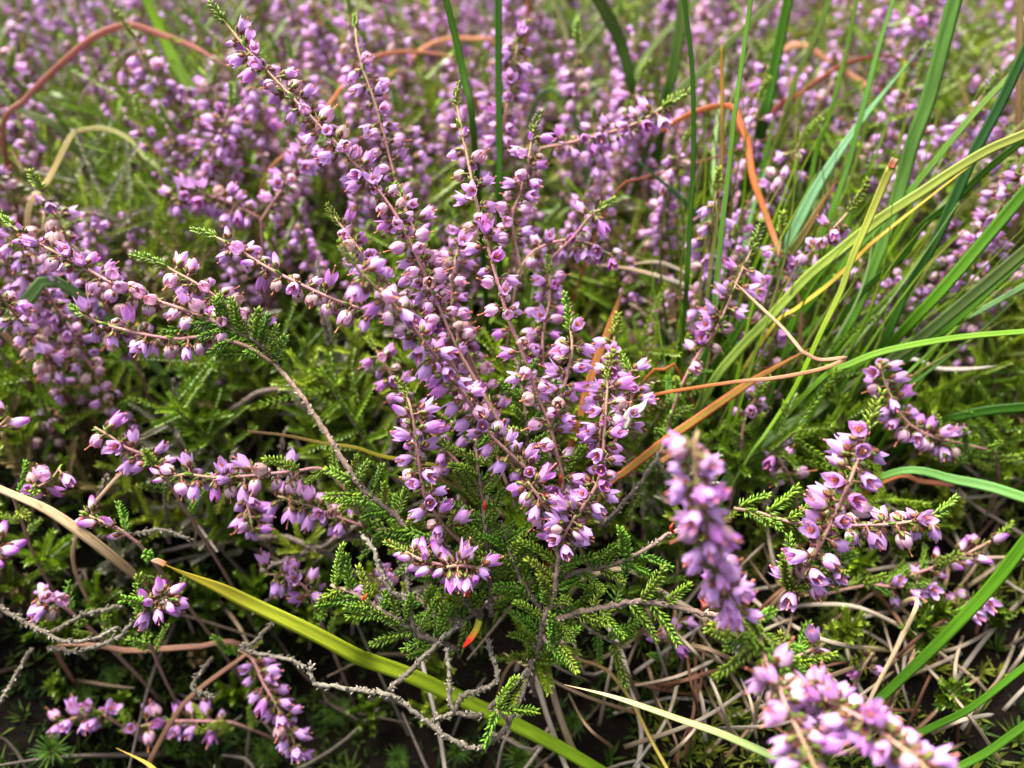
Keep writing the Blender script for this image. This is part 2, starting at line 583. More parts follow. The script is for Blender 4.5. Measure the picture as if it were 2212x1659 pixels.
def spike(holder, origin, C, f0=.25, f1=.95, gap=2.1, mode='mix', r0=.55, r1=.3, tip=True, size=1.0, droop=.5, as_part=None, lod=0,
          shoots=0, sh_range=(0.02, .25), cull=None):
    """one flowering stem of heather along C (base to tip); holder sits at origin with no rotation"""
    C = np.asarray(C, float) - np.asarray(origin, float)
    me = stem_mesh(C, r0 * MM, r1 * MM, True, L0=max(0, f0 - .1))
    if as_part:
        base = C[0].copy()
        o = link(as_part, me, holder, base)
        me.transform(Matrix.Translation(-Vector(base)))
        holder, C = o, C - base
    else:
        link('stem', me, holder)
    T, N, B = frames(C)
    seg = np.concatenate([[0], np.cumsum(np.linalg.norm(np.diff(C, axis=0), axis=1))])
    L = seg[-1]
    lib = FLWL if lod else FLW
    n = max(1, int(L * (f1 - f0) / (gap * MM)))
    g = np.array((0, 0, -1.0))
    a = rng.uniform(0, 6)
    for i in range(n):
        t = (i + rng.uniform(.15, .85)) / n
        u = f0 + (f1 - f0) * t
        p = np.array([np.interp(u * L, seg, C[:, k]) for k in range(3)])
        j = min(int(np.searchsorted(seg, u * L)), len(C) - 1)
        a += 2.4 if rng.random() < .7 else 1.57
        a += rng.uniform(-.35, .35)
        out = N[j] * math.cos(a) + B[j] * math.sin(a)
        kd = pick(t, mode)
        if kd == 'bud':
            d = out * .8 + T[j] * rng.uniform(.3, 1.0)
        else:
            d = out + T[j] * rng.uniform(-.1, .55) + g * droop * rng.uniform(.2, 1.4)
        m = lib[kd][rng.integers(len(lib[kd]))]
        s = size * rng.uniform(.84, 1.12) * (.72 if kd == 'bud' and t > .9 else 1)
        link('flower_bud' if kd == 'bud' else 'flower', m, holder, p + out * .2 * MM, rotz_to(d, rng.uniform(0, 6)), s)
    if tip:
        link('leaf_shoot', TIPS[rng.integers(3)], holder, C[-1] - T[-1] * .002, rotz_to(T[-1], rng.uniform(0, 6)), rng.uniform(.8, 1.15) * size)
    for i in range(shoots):
        u = sh_range[0] + (sh_range[1] - sh_range[0]) * (i + rng.uniform(.2, .8)) / shoots
        p = np.array([np.interp(u * L, seg, C[:, k]) for k in range(3)])
        j = min(int(np.searchsorted(seg, u * L)), len(C) - 1)
        a = i * 2.2 + rng.uniform(-.4, .4)
        out = N[j] * math.cos(a) + B[j] * math.sin(a)
        lib2 = SHOOT if rng.random() < .8 else SHOOTY
        link('leaf_shoot', lib2[rng.integers(len(lib2))], holder, p, rotz_to(out + T[j] * .9, rng.uniform(0, 6)), rng.uniform(.75, 1.1))
    return holder


def flakes(mb, C, rad, every, col, L=(1.2, 2.4), mi=0, spread=.8):
    T, N, B = frames(C)
    Ls = np.linalg.norm(np.diff(C, axis=0), axis=1).sum()
    for i in range(int(Ls / every)):
        j = rng.integers(0, len(C))
        a = rng.uniform(0, 6.28)
        out = N[j] * math.cos(a) + B[j] * math.sin(a)
        leaflet(mb, C[j] + out * rad * .6, out * spread * rng.uniform(.5, 1.3) + T[j] * rng.uniform(.4, 1.2), np.cross(out, T[j]), rng.uniform(*L) * MM,
                rng.uniform(.5, 1.0) * MM, .22 * MM, np.array(col) * rng.uniform(.5, 1.35), None, mi)


def branch(name, parent, origin, pts, r0, r1, kind='woody', shoots=0, sh=(0.1, 1.0), up=.6, label=None, flat=.35, lib=None, size=1.0, n=None, flake=True):
    """woody or dead twig with scale leaves and side shoots; shoots become children of the branch"""
    W = np.array([tuple(P(*q)) for q in pts])
    C = catmull(W, n or max(10, int(len(pts) * 7)))
    C += rng.normal(0, .00014, C.shape)
    base = C[0].copy()
    mb = MB()
    t = np.linspace(0, 1, len(C))
    if kind == 'woody':
        col = ramp([(0, (.12, .085, .06)), (.5, (.19, .13, .11)), (1, (.30, .20, .15))], t)
        fl = (.30, .25, .20)
        mat = M_BARK
    elif kind == 'dark':
        col = ramp([(0, (.10, .075, .06)), (1, (.16, .12, .10))], t)
        fl = (.2, .16, .13)
        mat = M_BARK
    elif kind == 'green':
        col = ramp([(0, (.25, .17, .12)), (1, (.30, .24, .10))], t)
        fl = (.3, .25, .12)
        mat = M_STEM
    else:
        col = ramp([(0, (.07, .055, .042)), (.5, (.125, .105, .08)), (1, (.185, .165, .13))], t)
        fl = (.20, .175, .135)
        mat = M_DEAD
    tube(mb, C - base, np.linspace(r0, r1, len(C)) * MM, col, 0, 7, .14)
    if flake:
        flakes(mb, C - base, r1 * MM, .00045 if kind == 'dead' else .0008, fl, (.7, 1.5) if kind == 'dead' else (.7, 1.5), spread=.6)
    o = link(name, mb.mesh(name, [mat]), parent, base - np.asarray(origin))
    if label:
        o['label'] = label
    T, N, B = frames(C)
    seg = np.concatenate([[0], np.cumsum(np.linalg.norm(np.diff(C, axis=0), axis=1))])
    for i in range(shoots):
        u = sh[0] + (sh[1] - sh[0]) * (i + rng.uniform(.1, .9)) / shoots
        p = np.array([np.interp(u * seg[-1], seg, C[:, k]) for k in range(3)])
        j = min(int(np.searchsorted(seg, u * seg[-1])), len(C) - 1)
        # shoots stand out to both sides of the twig and reach for the light
        side = np.cross(T[j], np.array(FWD)) * (1 if i % 2 else -1)
        side = side / (np.linalg.norm(side) + 1e-9) + np.array(FWD) * rng.uniform(-flat * 1.6, flat * 1.6)
        d = side + T[j] * rng.uniform(.35, 1.0) + np.array((0, 0, 1)) * up * rng.uniform(.4, 1.2)
        lb = lib or (SHOOT if rng.random() < .88 else SHOOTY)
        link('leaf_shoot', lb[rng.integers(len(lb))], o, p - base, rotz_to(d, rng.uniform(0, 6)), rng.uniform(.78, 1.15) * size)
    return o


# ------------------------------------------------------------------ ground
def build_ground():
    xs = np.concatenate([-np.geomspace(60, .62, 14), np.arange(-.6, .601, .008), np.geomspace(.62, 60, 14)])
    ys = np.concatenate([[-2, -.6, -.2], np.arange(-.06, .9, .008), np.geomspace(.92, 120, 18)])
    V = np.array([(x, y, ground_z(x, y) if abs(x) < .62 and -.1 < y < .92 else 0.0) for y in ys for x in xs])
    V[:, 2] += np.where((np.abs(V[:, 0]) < .62) & (V[:, 1] < .92), rng.normal(0, .0011, len(V)), 0)
    nx = len(xs)
    F = [(j * nx + i, j * nx + i + 1, (j + 1) * nx + i + 1, (j + 1) * nx + i) for j in range(len(ys) - 1) for i in range(nx - 1)]
    me = bpy.data.meshes.new('ground')
    me.from_pydata(V.tolist(), [], F)
    m = bpy.data.materials.new('peat')
    m.use_nodes = True
    nt = m.node_tree
    n, l = nt.nodes, nt.links
    pb = n['Principled BSDF']
    pb.inputs['Roughness'].default_value = .95
    pb.inputs['Specular IOR Level'].default_value = .08
    tc = n.new('ShaderNodeTexCoord')
    n1 = n.new('ShaderNodeTexNoise')
    n1.inputs['Scale'].default_value = 26
    n1.inputs['Detail'].default_value = 8
    n2 = n.new('ShaderNodeTexNoise')
    n2.inputs['Scale'].default_value = 420
    n2.inputs['Detail'].default_value = 6
    l.new(tc.outputs['Object'], n1.inputs['Vector'])
    l.new(tc.outputs['Object'], n2.inputs['Vector'])
    r1 = n.new('ShaderNodeValToRGB')
    e = r1.color_ramp.elements
    e[0].position, e[0].color = .32, (.004, .0026, .0018, 1)
    e[1].position, e[1].color = .75, (.010, .014, .003, 1)
    k = e.new(.55)
    k.color = (.008, .005, .003, 1)
    l.new(n1.outputs['Fac'], r1.inputs['Fac'])
    mx = n.new('ShaderNodeMix')
    mx.data_type = 'RGBA'
    mx.blend_type = 'MULTIPLY'
    mx.inputs['Factor'].default_value = .6
    l.new(r1.outputs['Color'], mx.inputs['A'])
    l.new(n2.outputs['Color'], mx.inputs['B'])
    l.new(mx.outputs['Result'], pb.inputs['Base Color'])
    bp = n.new('ShaderNodeBump')
    bp.inputs['Distance'].default_value = .002
    l.new(n2.outputs['Fac'], bp.inputs['Height'])
    l.new(bp.outputs['Normal'], pb.inputs['Normal'])
    me.materials.append(m)
    me.polygons.foreach_set('use_smooth', np.full(len(me.polygons), True))
    tag(link('ground', me), kind='structure')


build_ground()


# ------------------------------------------------------------------ joined masses nobody could count
def quad_mass(name, parts, mats, label=None):
    """parts: list of (V (n,3), F (m,4) index, colours (n,3), slot) joined into one mesh of quads"""
    V = np.concatenate([p[0] for p in parts])
    Cc = np.concatenate([p[2] for p in parts])
    off, Fs, ms = 0, [], []
    for p in parts:
        Fs.append(p[1] + off)
        ms.append(np.full(len(p[1]), p[3], np.int32))
        off += len(p[0])
    F = np.concatenate(Fs)
    ms = np.concatenate(ms)
    me = bpy.data.meshes.new(name)
    me.vertices.add(len(V))
    me.vertices.foreach_set('co', V.astype(np.float32).ravel())
    me.loops.add(F.size)
    me.loops.foreach_set('vertex_index', F.astype(np.int32).ravel())
    me.polygons.add(len(F))
    me.polygons.foreach_set('loop_start', np.arange(0, F.size, 4, dtype=np.int32))
    me.polygons.foreach_set('loop_total', np.full(len(F), 4, np.int32))
    for m in mats:
        me.materials.append(m)
    me.update(calc_edges=True)
    fill(me, Cc, None, ms)
    o = link(name, me)
    tag(o, label, kind='stuff')
    return o


def scale_leaves(base, d, side, L, w, th):
    """arrays of n folded leaves, two quads each (a keel and two wings)"""
    up = np.cross(d, side)
    mid = base + d * (L * .45)[:, None]
    a = mid + side * (w / 2)[:, None]
    b = mid - side * (w / 2)[:, None]
    k = mid + up * th[:, None]
    tip = base + d * L[:, None]
    V = np.stack([base, a, tip, k, b], 1).reshape(-1, 3)
    n = len(base)
    i = np.arange(n)[:, None] * 5
    F = np.concatenate([i + np.array([[0, 1, 2, 3]]), i + np.array([[0, 3, 2, 4]])])
    return V, F


def unit(a):
    return a / (np.linalg.norm(a, axis=-1, keepdims=True) + 1e-12)


def clump(seed):
    """leafy heather undershoot: bare wiry stem below, braided green side shoots above; local, unit height"""
    R = np.random.default_rng(seed)
    bases, ds, sides, Ls = [], [], [], []
    stems = []
    n = R.integers(9, 15)
    bend = R.uniform(-.25, .25, 2)
    ax = lambda t: np.array((bend[0] * t * t, bend[1] * t * t, t))
    stems.append((np.array([ax(t) for t in np.linspace(0, 1, 5)]), .018, .008))
    shoots = [(ax(.55), ax(1.02))]
    for i in range(n):
        t = .35 + .62 * (i + R.random()) / n
        a = i * 2.4 + R.uniform(-.4, .4)
        l = R.uniform(.16, .30)
        d = np.array((math.cos(a) * .9, math.sin(a) * .9, R.uniform(.5, 1.2)))
        d /= np.linalg.norm(d)
        shoots.append((ax(t), ax(t) + d * l))
    for s0, s1 in shoots:
        l = np.linalg.norm(s1 - s0)
        T = (s1 - s0) / l
        q = unit(np.cross(T, (.3, .5, .8)))
        b = np.cross(T, q)
        m = max(5, int(l / .021))
        for i in range(m):
            p = s0 + (s1 - s0) * (i + .3) / m
            for k in range(4):
                a = k * math.pi / 2 + R.uniform(-.2, .2)
                o = q * math.cos(a) + b * math.sin(a)
                dd = unit(o * R.uniform(.6, .95) + T)
                bases.append(p)
                ds.append(dd)
                sides.append(unit(np.cross(o, T)))
                Ls.append(R.uniform(.030, .046))
    return np.array(bases), np.array(ds), np.array(sides), np.array(Ls), stems


CLUMPS = [clump(i) for i in range(10)]


def tube_quads(C, r0, r1, sides=4):
    T, N, B = frames(C)
    k = len(C)
    r = np.linspace(r0, r1, k)
    a = np.arange(sides) / sides * 2 * math.pi
    V = (C[:, None] + (N[:, None] * np.cos(a)[None, :, None] + B[:, None] * np.sin(a)[None, :, None]) * r[:, None, None]).reshape(-1, 3)
    F = np.array([(i * sides + j, i * sides + (j + 1) % sides, (i + 1) * sides + (j + 1) % sides, (i + 1) * sides + j) for i in range(k - 1) for j in range(sides)])
    return V, F


def rot_local(az, lean, laz):
    q = Quaternion((0, 0, 1), az)
    ax = Vector((-math.sin(laz), math.cos(laz), 0))
    return np.array((Quaternion(ax, lean) @ q).to_matrix())


def build_undergrowth():
    parts, stems = [], []
    cnt = 0
    y = .045
    while y < 1.0:
        step = .0105 + .022 * max(0, (y - .24)) / .3
        x = -.16 - y * .82
        while x < .16 + y * .82:
            bx, by = x + rng.uniform(-.5, .5) * step, y + rng.uniform(-.5, .5) * step
            x += step
            gz = ground_z(bx, by)
            h = rng.uniform(.032, .058) + .012 * math.sin(bx * 23 + 1) * math.sin(by * 19) + .030 * min(1, max(0, (by - .18) / .12))
            if by < .13:
                h *= .75
            px, py, dd = view_xy((bx, by, gz + h))
            gx, gy, gd = view_xy((bx, by, gz))
            # keep the hollow at the front and the litter at lower right mostly bare, and the main plant clear
            keep = 1.0
            if gy > 1430 and gx < 1500:
                keep = .45
                h *= .42
            elif gy > 1280 and gx < 1150:
                keep = .9
                h *= .8
            if 640 < px < 1500 and dd < .186:
                keep = 0
            if 700 < px < 1400 and 900 < gy:
                keep = min(keep, .7)
            if px > 1480 and gy > 1150:
                keep = min(keep, .42)
                h *= .6
            if py > 1500 or dd < .172:
                keep = 0
            if rng.random() > keep or not (-260 < px < 2470 and -260 < py):
                continue
            cb, cd, cs, cl, st = CLUMPS[rng.integers(10)]
            Rm = rot_local(rng.uniform(0, 6.3), rng.uniform(0, .5), rng.uniform(0, 6.3))
            wz = rng.uniform(.85, 1.25)
            S = np.array((h * wz, h * wz, h))
            b = (cb * S) @ Rm.T + (bx, by, gz)
            d = unit((cd) @ Rm.T)
            s = unit(cs @ Rm.T)
            q_ = 1 if dd < .235 else 2 if dd < .33 else 3
            sel = slice(None, None, q_)
            k = (1.0, 1.3, 1.6)[q_ - 1]
            V, F = scale_leaves(b[sel], d[sel], s[sel], np.full(len(b), .0019)[sel] * k * rng.uniform(.85, 1.15), np.full(len(b), .0008)[sel] * k, np.full(len(b), .0003)[sel])
            tone = rng.random()
            yl = rng.random() ** 3
            old = rng.random()
            base = lerp(lerp(LEAF_A, LEAF_B, tone ** 1.3), LEAF_Y, yl * .6)
            if old < .10:
                base = np.array((.22, .15, .07)) * rng.uniform(.6, 1.2)
            elif old < .16:
                base = np.array((.26, .24, .19)) * rng.uniform(.6, 1.1)
            elif old < .34:
                base = base * (.62, .66, .8)
            nl = len(b[sel])
            c = np.repeat(base[None] * rng.uniform(.75, 1.25, (nl, 1)), 5, 0)
            tipc = np.tile(lerp(base, LEAF_B, .5), (nl, 1))
            c[2::5] = tipc
            parts.append((V, F, c, 0))
            for (Cs, a0, a1) in st:
                W = (Cs * S) @ Rm.T + (bx, by, gz - .002)
                tv, tf = tube_quads(W, .0006, .0003)
                parts.append((tv, tf, np.tile(np.array((.20, .15, .11)) * rng.uniform(.6, 1.5), (len(tv), 1)), 1))
            cnt += 1
        y += step
    quad_mass('heather_undergrowth', parts, [M_LEAF, M_BARK], 'low green leafy heather growth covering the moor floor')
    return cnt


N_CL = build_undergrowth()


def build_litter():
    """bleached woody stems and fallen bits lying under the heather"""
    parts = []
    for i in range(1500):
        y = rng.uniform(.05, .45)
        x = rng.uniform(-.16 - y * .8, .16 + y * .8)
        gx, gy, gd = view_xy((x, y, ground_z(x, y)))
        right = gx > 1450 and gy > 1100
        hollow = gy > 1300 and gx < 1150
        if right and rng.random() < .7:
            continue
        if hollow and rng.random() < .45:
            continue
        a = rng.uniform(0, 6.3)
        l = rng.uniform(.015, .05)
        el = rng.uniform(.05, .9) if not right else rng.uniform(0, .35)
        d = np.array((math.cos(a) * math.cos(el), math.sin(a) * math.cos(el), math.sin(el)))
        p0 = np.array((x, y, ground_z(x, y) + .001))
        sag = np.array((rng.normal(0, .004), rng.normal(0, .004), rng.uniform(0, .004)))
        C = catmull([p0, p0 + d * l * .5 + sag, p0 + d * l], 7)
        px, py, dd = view_xy(C[-1])
        if dd < .19:
            continue
        tv, tf = tube_quads(C, rng.uniform(.0004, .0009), .0003)
        c = np.array(((.42, .35, .28), (.20, .15, .11), (.28, .23, .19), (.33, .24, .15))[rng.integers(4)]) * rng.uniform(.5, 1.0) * (.42 if hollow else .8)  # stems in the hollow get darker colour, painting in the shade down there
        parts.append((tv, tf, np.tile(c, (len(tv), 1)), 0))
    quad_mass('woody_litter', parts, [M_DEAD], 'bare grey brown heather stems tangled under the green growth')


build_litter()


def build_moss():
    parts = []
    for i in range(15000):
        y = rng.uniform(.03, .42)
        x = rng.uniform(-.16 - y * .8, .16 + y * .8)
        den = .5 + .5 * math.sin(x * 37 + 2) * math.sin(y * 41 + 1)
        if rng.random() > den + .1:
            continue
        g = np.array((x, y, ground_z(x, y) - .0005))
        n = 9
        a = rng.uniform(0, 6.3, n)
        el = rng.uniform(.3, 1.4, n)
        d = np.stack([np.cos(a) * np.cos(el), np.sin(a) * np.cos(el), np.sin(el)], 1)
        s = unit(np.cross(d, (0, 0, 1.0)))
        k = rng.uniform(.7, 1.4)
        V, F = scale_leaves(np.tile(g, (n, 1)), d, s, rng.uniform(.003, .0065, n) * k, np.full(n, .0008), np.full(n, .0001))
        gx, gy, gd = view_xy(g)
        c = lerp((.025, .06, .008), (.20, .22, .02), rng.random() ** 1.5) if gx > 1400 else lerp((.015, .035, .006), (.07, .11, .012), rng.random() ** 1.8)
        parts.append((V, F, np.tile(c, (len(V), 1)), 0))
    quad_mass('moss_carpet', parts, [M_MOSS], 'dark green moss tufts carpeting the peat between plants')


build_moss()

# ------------------------------------------------------------------ the heather field behind
LANDMARK = [
    (290, 60, 'the top of the red arch'), (110, 160, 'the descending leg of the red arch'), (385, 140, 'the wide pale green blade'),
    (175, 282, 'the kink of the bent straw blade'), (330, 345, 'the green end of the bent straw blade'), (440, 70, 'the thin olive blade at the top'),
    (465, 18, 'the tip of the long slanting spike'), (650, 230, 'the middle of the long slanting spike'), (765, 60, 'the green tip of the rear spike'),
    (800, 200, 'the bells of the rear spike'), (860, 113, 'the orange arch'), (1000, 85, 'the end of the second orange arch'), (655, 306, 'the brown stalk of the orange arch'),
    (964, 20, 'the leaning dark green blade'), (1010, 230, 'the tip of the central spike'), (1077, 20, 'the straight vertical dark blade'), (1140, 30, 'the short upright orange blade'),
    (1115, 130, 'the tall blurred lilac spike'), (1150, 330, 'the spike behind the centre'), (1060, 480, 'the middle of the central spike'), (890, 480, 'the upper middle spike'),
    (1222, 73, 'the blurred straw stem'), (1365, 205, 'the foot of the V of dark blades'), (1400, 255, 'the level orange stemmed sprig'), (1330, 91, 'the olive arm of the V'),
    (1459, 100, 'the wide soft green blade'), (1290, 470, 'the nodding lilac tip'), (1240, 530, 'the bent arch of bells'), (1395, 370, 'the long dark green slanting blade'),
    (1440, 600, 'the whitish dry blade'), (1560, 130, 'the rush with withered tip'), (1600, 245, 'the kink of the orange blade'), (1650, 455, 'the hanging leg of the orange blade'),
    (1680, 120, 'the stout dark blade'), (1808, 146, 'the straight salmon blade'), (1900, 124, 'the crest of the wavy red blade'), (2040, 80, 'the top of the broad upright blade'),
    (1960, 350, 'the middle of the broad upright blade'), (1870, 250, 'the wide bluish blade'), (1928, 350, 'the cut brown end of the lime blade'), (2200, 200, 'the olive stem at the frame edge'),
    (2110, 330, 'the steep dark green blade'), (2000, 410, 'the olive lime blade'), (1990, 500, 'the long dark narrow blade'), (2090, 560, 'the thick dark rush'), (2040, 690, 'the olive rush'),
    (1600, 600, 'the thin sprig at the tussock'), (1740, 720, 'the folded tan blade'), (2010, 740, 'the bright level green blade'), (1930, 850, 'the blurred sprig below the tussock'),
    (80, 540, 'the tip of the fork left spike'), (300, 640, 'the middle of the fork left spike'), (460, 510, 'the tip of the inner fork spike'), (380, 590, 'the fork middle spike'),
    (700, 640, 'the inner fork spike'), (500, 440, 'the dense level purple spike'), (640, 370, 'the blurred spike beside the slanting one'), (480, 300, 'the spike under the wide pale blade'),
    (60, 655, 'the broad green blade entering at the edge'), (690, 900, 'the bare woody branch'), (470, 1030, 'the row of hanging pink flowers'), (240, 940, 'the lilac sprig above the straw blade'),
    (100, 1120, 'the broad straw blade'), (690, 1100, 'the rounded pink spike'), (2100, 1190, 'the slim blurred sprig'), (1560, 880, 'the small three flowered sprig'),
]


def sprig_label(mx, my, md, q, h, noun='heather sprig'):
    best = min(LANDMARK, key=lambda L: (L[0] - mx) ** 2 + (L[1] - my) ** 2)
    dx, dy = mx - best[0], my - best[1]
    r = math.hypot(dx, dy)
    up = q @ Vector((0, 0, 1))
    tilt = math.degrees(math.acos(max(-1, min(1, up.z))))
    look = 'short' if h < .075 else 'tall' if h > .103 else ''
    pose = 'upright' if tilt < 10 else ('leaning' if tilt < 26 else 'slanting')
    size = 'tiny blurred' if md > .36 else 'small blurred' if md > .29 else 'blurred' if md > .235 else ''
    if r < 38:
        where = 'right behind'
    else:
        v = 'above' if dy < -.5 * r else 'below' if dy > .5 * r else ''
        hz = 'left' if dx < -.5 * r else 'right' if dx > .5 * r else ''
        where = (v + ' ' + (hz + ' of' if hz else '')).strip()
        if r > 95:
            where = 'well ' + where
    for words in ((size, look, pose, 'mauve', noun, where, best[2]), (size, look, pose, noun, where, best[2]), (size, pose, noun, where, best[2])):
        t = ' '.join(' '.join(words).split())
        if len(t.split()) <= 16:
            break
    return t


def proto_sprig(seed, h):
    """one wild sprig, local: root at origin, tip at height h"""
    root = bpy.data.objects.new('heather_sprig', None)
    COL.objects.link(root)
    b = rng.uniform(-.12, .12, 2)
    C = catmull([(0, 0, -.004), (b[0] * h * .3, b[1] * h * .3, h * .4), (b[0] * h, b[1] * h, h * .75), (b[0] * h * 1.6, b[1] * h * 1.5, h)], 14)
    spike(root, (0, 0, 0), C, f0=rng.uniform(.34, .50), f1=.965, gap=rng.uniform(1.3, 1.8), r0=.6, r1=.3, tip=True, size=rng.uniform(.94, 1.08), droop=.75, lod=1, shoots=6, sh_range=(.12, .5))
    return root


PROT = [proto_sprig(i, (.085 + .004 * (i % 6))) for i in range(14)]
PH = [(.085 + .004 * (i % 6)) for i in range(14)]


def dup(root, loc, rot, scale):
    r = root.copy()
    COL.objects.link(r)
    r.location = loc
    r.rotation_mode = 'QUATERNION'
    r.rotation_quaternion = rot
    r.scale = (scale,) * 3
    for ch in root.children:
        c = ch.copy()
        COL.objects.link(c)
        c.parent = r
    return r


GAPS = [  # places where hardly any flowers stand (picture x, y, rx, ry)
    (250, 240, 140, 95), (820, 90, 80, 60), (560, 330, 50, 50), (900, 330, 40, 60), (130, 130, 80, 50),  (1760, 400, 110, 110), (1990, 900, 180, 130), (1620, 850, 130, 100),
    (560, 880, 110, 70), (760, 930, 120, 100),
]


def spots():
    out = []
    y = .095
    while y < .95:
        step = .0172 + .020 * max(0, y - .25)
        x = -.12 - y * .80
        while x < .12 + y * .80:
            bx, by = x + rng.uniform(-.6, .6) * step, y + rng.uniform(-.6, .6) * step
            x += step
            h = .088 + .010 * rng.normal() + .014 * min(1, max(0, (by - .3) / .2))
            if by < .2:
                h = rng.uniform(.05, .075)
            h = max(.045, h)
            lean = abs(rng.normal(0, .30))
            laz = rng.uniform(0, 6.3)
            if by < .26 and laz > 3.4 and laz < 6.0:
                laz -= 3.14            # the nearest ones lean away from the path
            az = rng.uniform(0, 6.3)
            gz = ground_z(bx, by)
            q = Quaternion(Vector((-math.sin(laz), math.cos(laz), 0)), lean) @ Quaternion((0, 0, 1), az)
            tipw = Vector((bx, by, gz)) + q @ Vector((0, 0, h))
            midw = Vector((bx, by, gz)) + q @ Vector((0, 0, h * .72))
            tx, ty, td = view_xy(tipw)
            mx, my, md = view_xy(midw)
            if td < (.205 if mx > 620 else .190) or (my > 560 and 640 < mx < 1430 and td < .225):
                continue
            if 1440 < mx < 1740 and 380 < my < 800 and md < .222:
                continue
            k = 1.0
            for (gx, gy, rx, ry) in GAPS:
                if ((mx - gx) / rx) ** 2 + ((my - gy) / ry) ** 2 < 1:
                    k = .15
            if my > 760:
                k *= .28 if mx > 640 else .5
            if mx < 520 and my > 300:
                k *= .72
            if my > 1150:
                k = 0
            if my > 620 and 600 < mx < 1450:
                k *= .75
            if rng.random() > k:
                continue
            if not (-150 < mx < 2360 and -220 < my):
                continue
            out.append((md, mx, my, (bx, by, gz), q, h))
        y += step
    out.sort(key=lambda s: s[0])
    return out


SP = spots()
NEAR = SP[:262]
FAR = SP[262:]
TWINS = []          # (object, where it shows, short name, landmarks): told apart at the end where labels coincide
for i, (md, mx, my, loc, q, h) in enumerate(NEAR):
    k = int(rng.integers(14))
    s = h / PH[k]
    s = min(1.12, max(.72, s))
    if i < 14:
        k = i
        r = PROT[k]
        r.location = loc
        r.rotation_mode = 'QUATERNION'
        r.rotation_quaternion = q
        r.scale = (1, 1, 1)
    else:
        r = dup(PROT[k], loc, q, s)
    tag(r, sprig_label(mx, my, md, q, h), 'heather sprig', 'heather sprigs of the flowering field')
    TWINS.append((r, mx, my, 'heather sprig', LANDMARK))


def far_field():
    """the heather beyond: hundreds of sprigs that read as one mass of colour"""
    lib = []
    for i in range(8):
        R = np.random.default_rng(100 + i)
        V, F, Cc = [], [], []
        n = 30
        off = 0
        for j in range(n):
            t = .42 + .55 * (j + R.random()) / n
            a = j * 2.4 + R.uniform(-.4, .4)
            o = np.array((math.cos(a), math.sin(a), 0))
            d = unit(o + np.array((0, 0, R.uniform(-.7, .3))))
            b = np.array((0, 0, t * .1)) + o * .0012
            s = unit(np.cross(d, (.2, .1, 1)))
            u = np.cross(d, s)
            L = R.uniform(.0032, .0046)
            col = lerp(MAUVE, PALE, R.uniform(0, .45)) if R.random() < .75 else lerp(ROSE, CREAM, R.uniform(0, .4))
            for k in range(4):
                ph = k * 1.5708
                w = s * math.cos(ph) + u * math.sin(ph)
                q = -s * math.sin(ph) + u * math.cos(ph)
                V += [b, b + d * L * .5 + w * .0014 + q * .0011, b + d * L + w * .0015, b + d * L * .5 + w * .0014 - q * .0011]
                F.append((off, off + 1, off + 2, off + 3))
                Cc += [lerp(col, WHITE, .3), col, col, col]
                off += 4
            V += [b - o * .001, b + s * .0005 + d * .001, b + d * .0017, b - s * .0005 + d * .001]
            F.append((off, off + 1, off + 2, off + 3))
            Cc += [np.array(REDBR)] * 4
            off += 4
        for j in range(26):
            t = .25 + .8 * R.random()
            a = R.uniform(0, 6.3)
            o = np.array((math.cos(a), math.sin(a), 0))
            d = unit(o + np.array((0, 0, .9)))
            b = np.array((0, 0, t * .1))
            s = np.cross(d, (0, 0, 1.0))
            L = R.uniform(.003, .007)
            V += [b, b + d * L * .5 + s * .0008, b + d * L, b + d * L * .5 - s * .0008]
            F.append((off, off + 1, off + 2, off + 3))
            Cc += [lerp(LEAF_A, LEAF_Y, R.random())] * 4
            off += 4
        tv, tf = tube_quads(np.array([(0, 0, 0), (.001, 0, .05), (0, 0, .103)]), .0006, .0003)
        V = np.concatenate([np.array(V), tv])
        F = np.concatenate([np.array(F), tf + off])
        Cc = np.concatenate([np.array(Cc), np.tile((.36, .22, .18), (len(tv), 1))])
        lib.append((V, F, Cc))
    parts = []
    for (md, mx, my, loc, q, h) in FAR:
        V, F, Cc = lib[rng.integers(8)]
        Rm = np.array(q.to_matrix())
        parts.append(((V * (h / .1)) @ Rm.T + np.array(loc), F, Cc * rng.uniform(.85, 1.15), 0))
    quad_mass('heather_field', parts, [M_PETAL], 'far mass of mauve flowering heather')


if FAR:
    far_field()

# ------------------------------------------------------------------ the main plant
BASE = P(1158, 1455, dz(1158, 1455, 0.002))
plant = bpy.data.objects.new('heather_plant', None)
COL.objects.link(plant)
plant.location = BASE
tag(plant, 'sharp pink flowering heather bush with woody base and grey dead twigs in front', 'heather bush')


def path(pts, n=None):
    W = np.array([tuple(P(*q)) for q in pts])
    return catmull(W, n or max(14, len(pts) * 5))


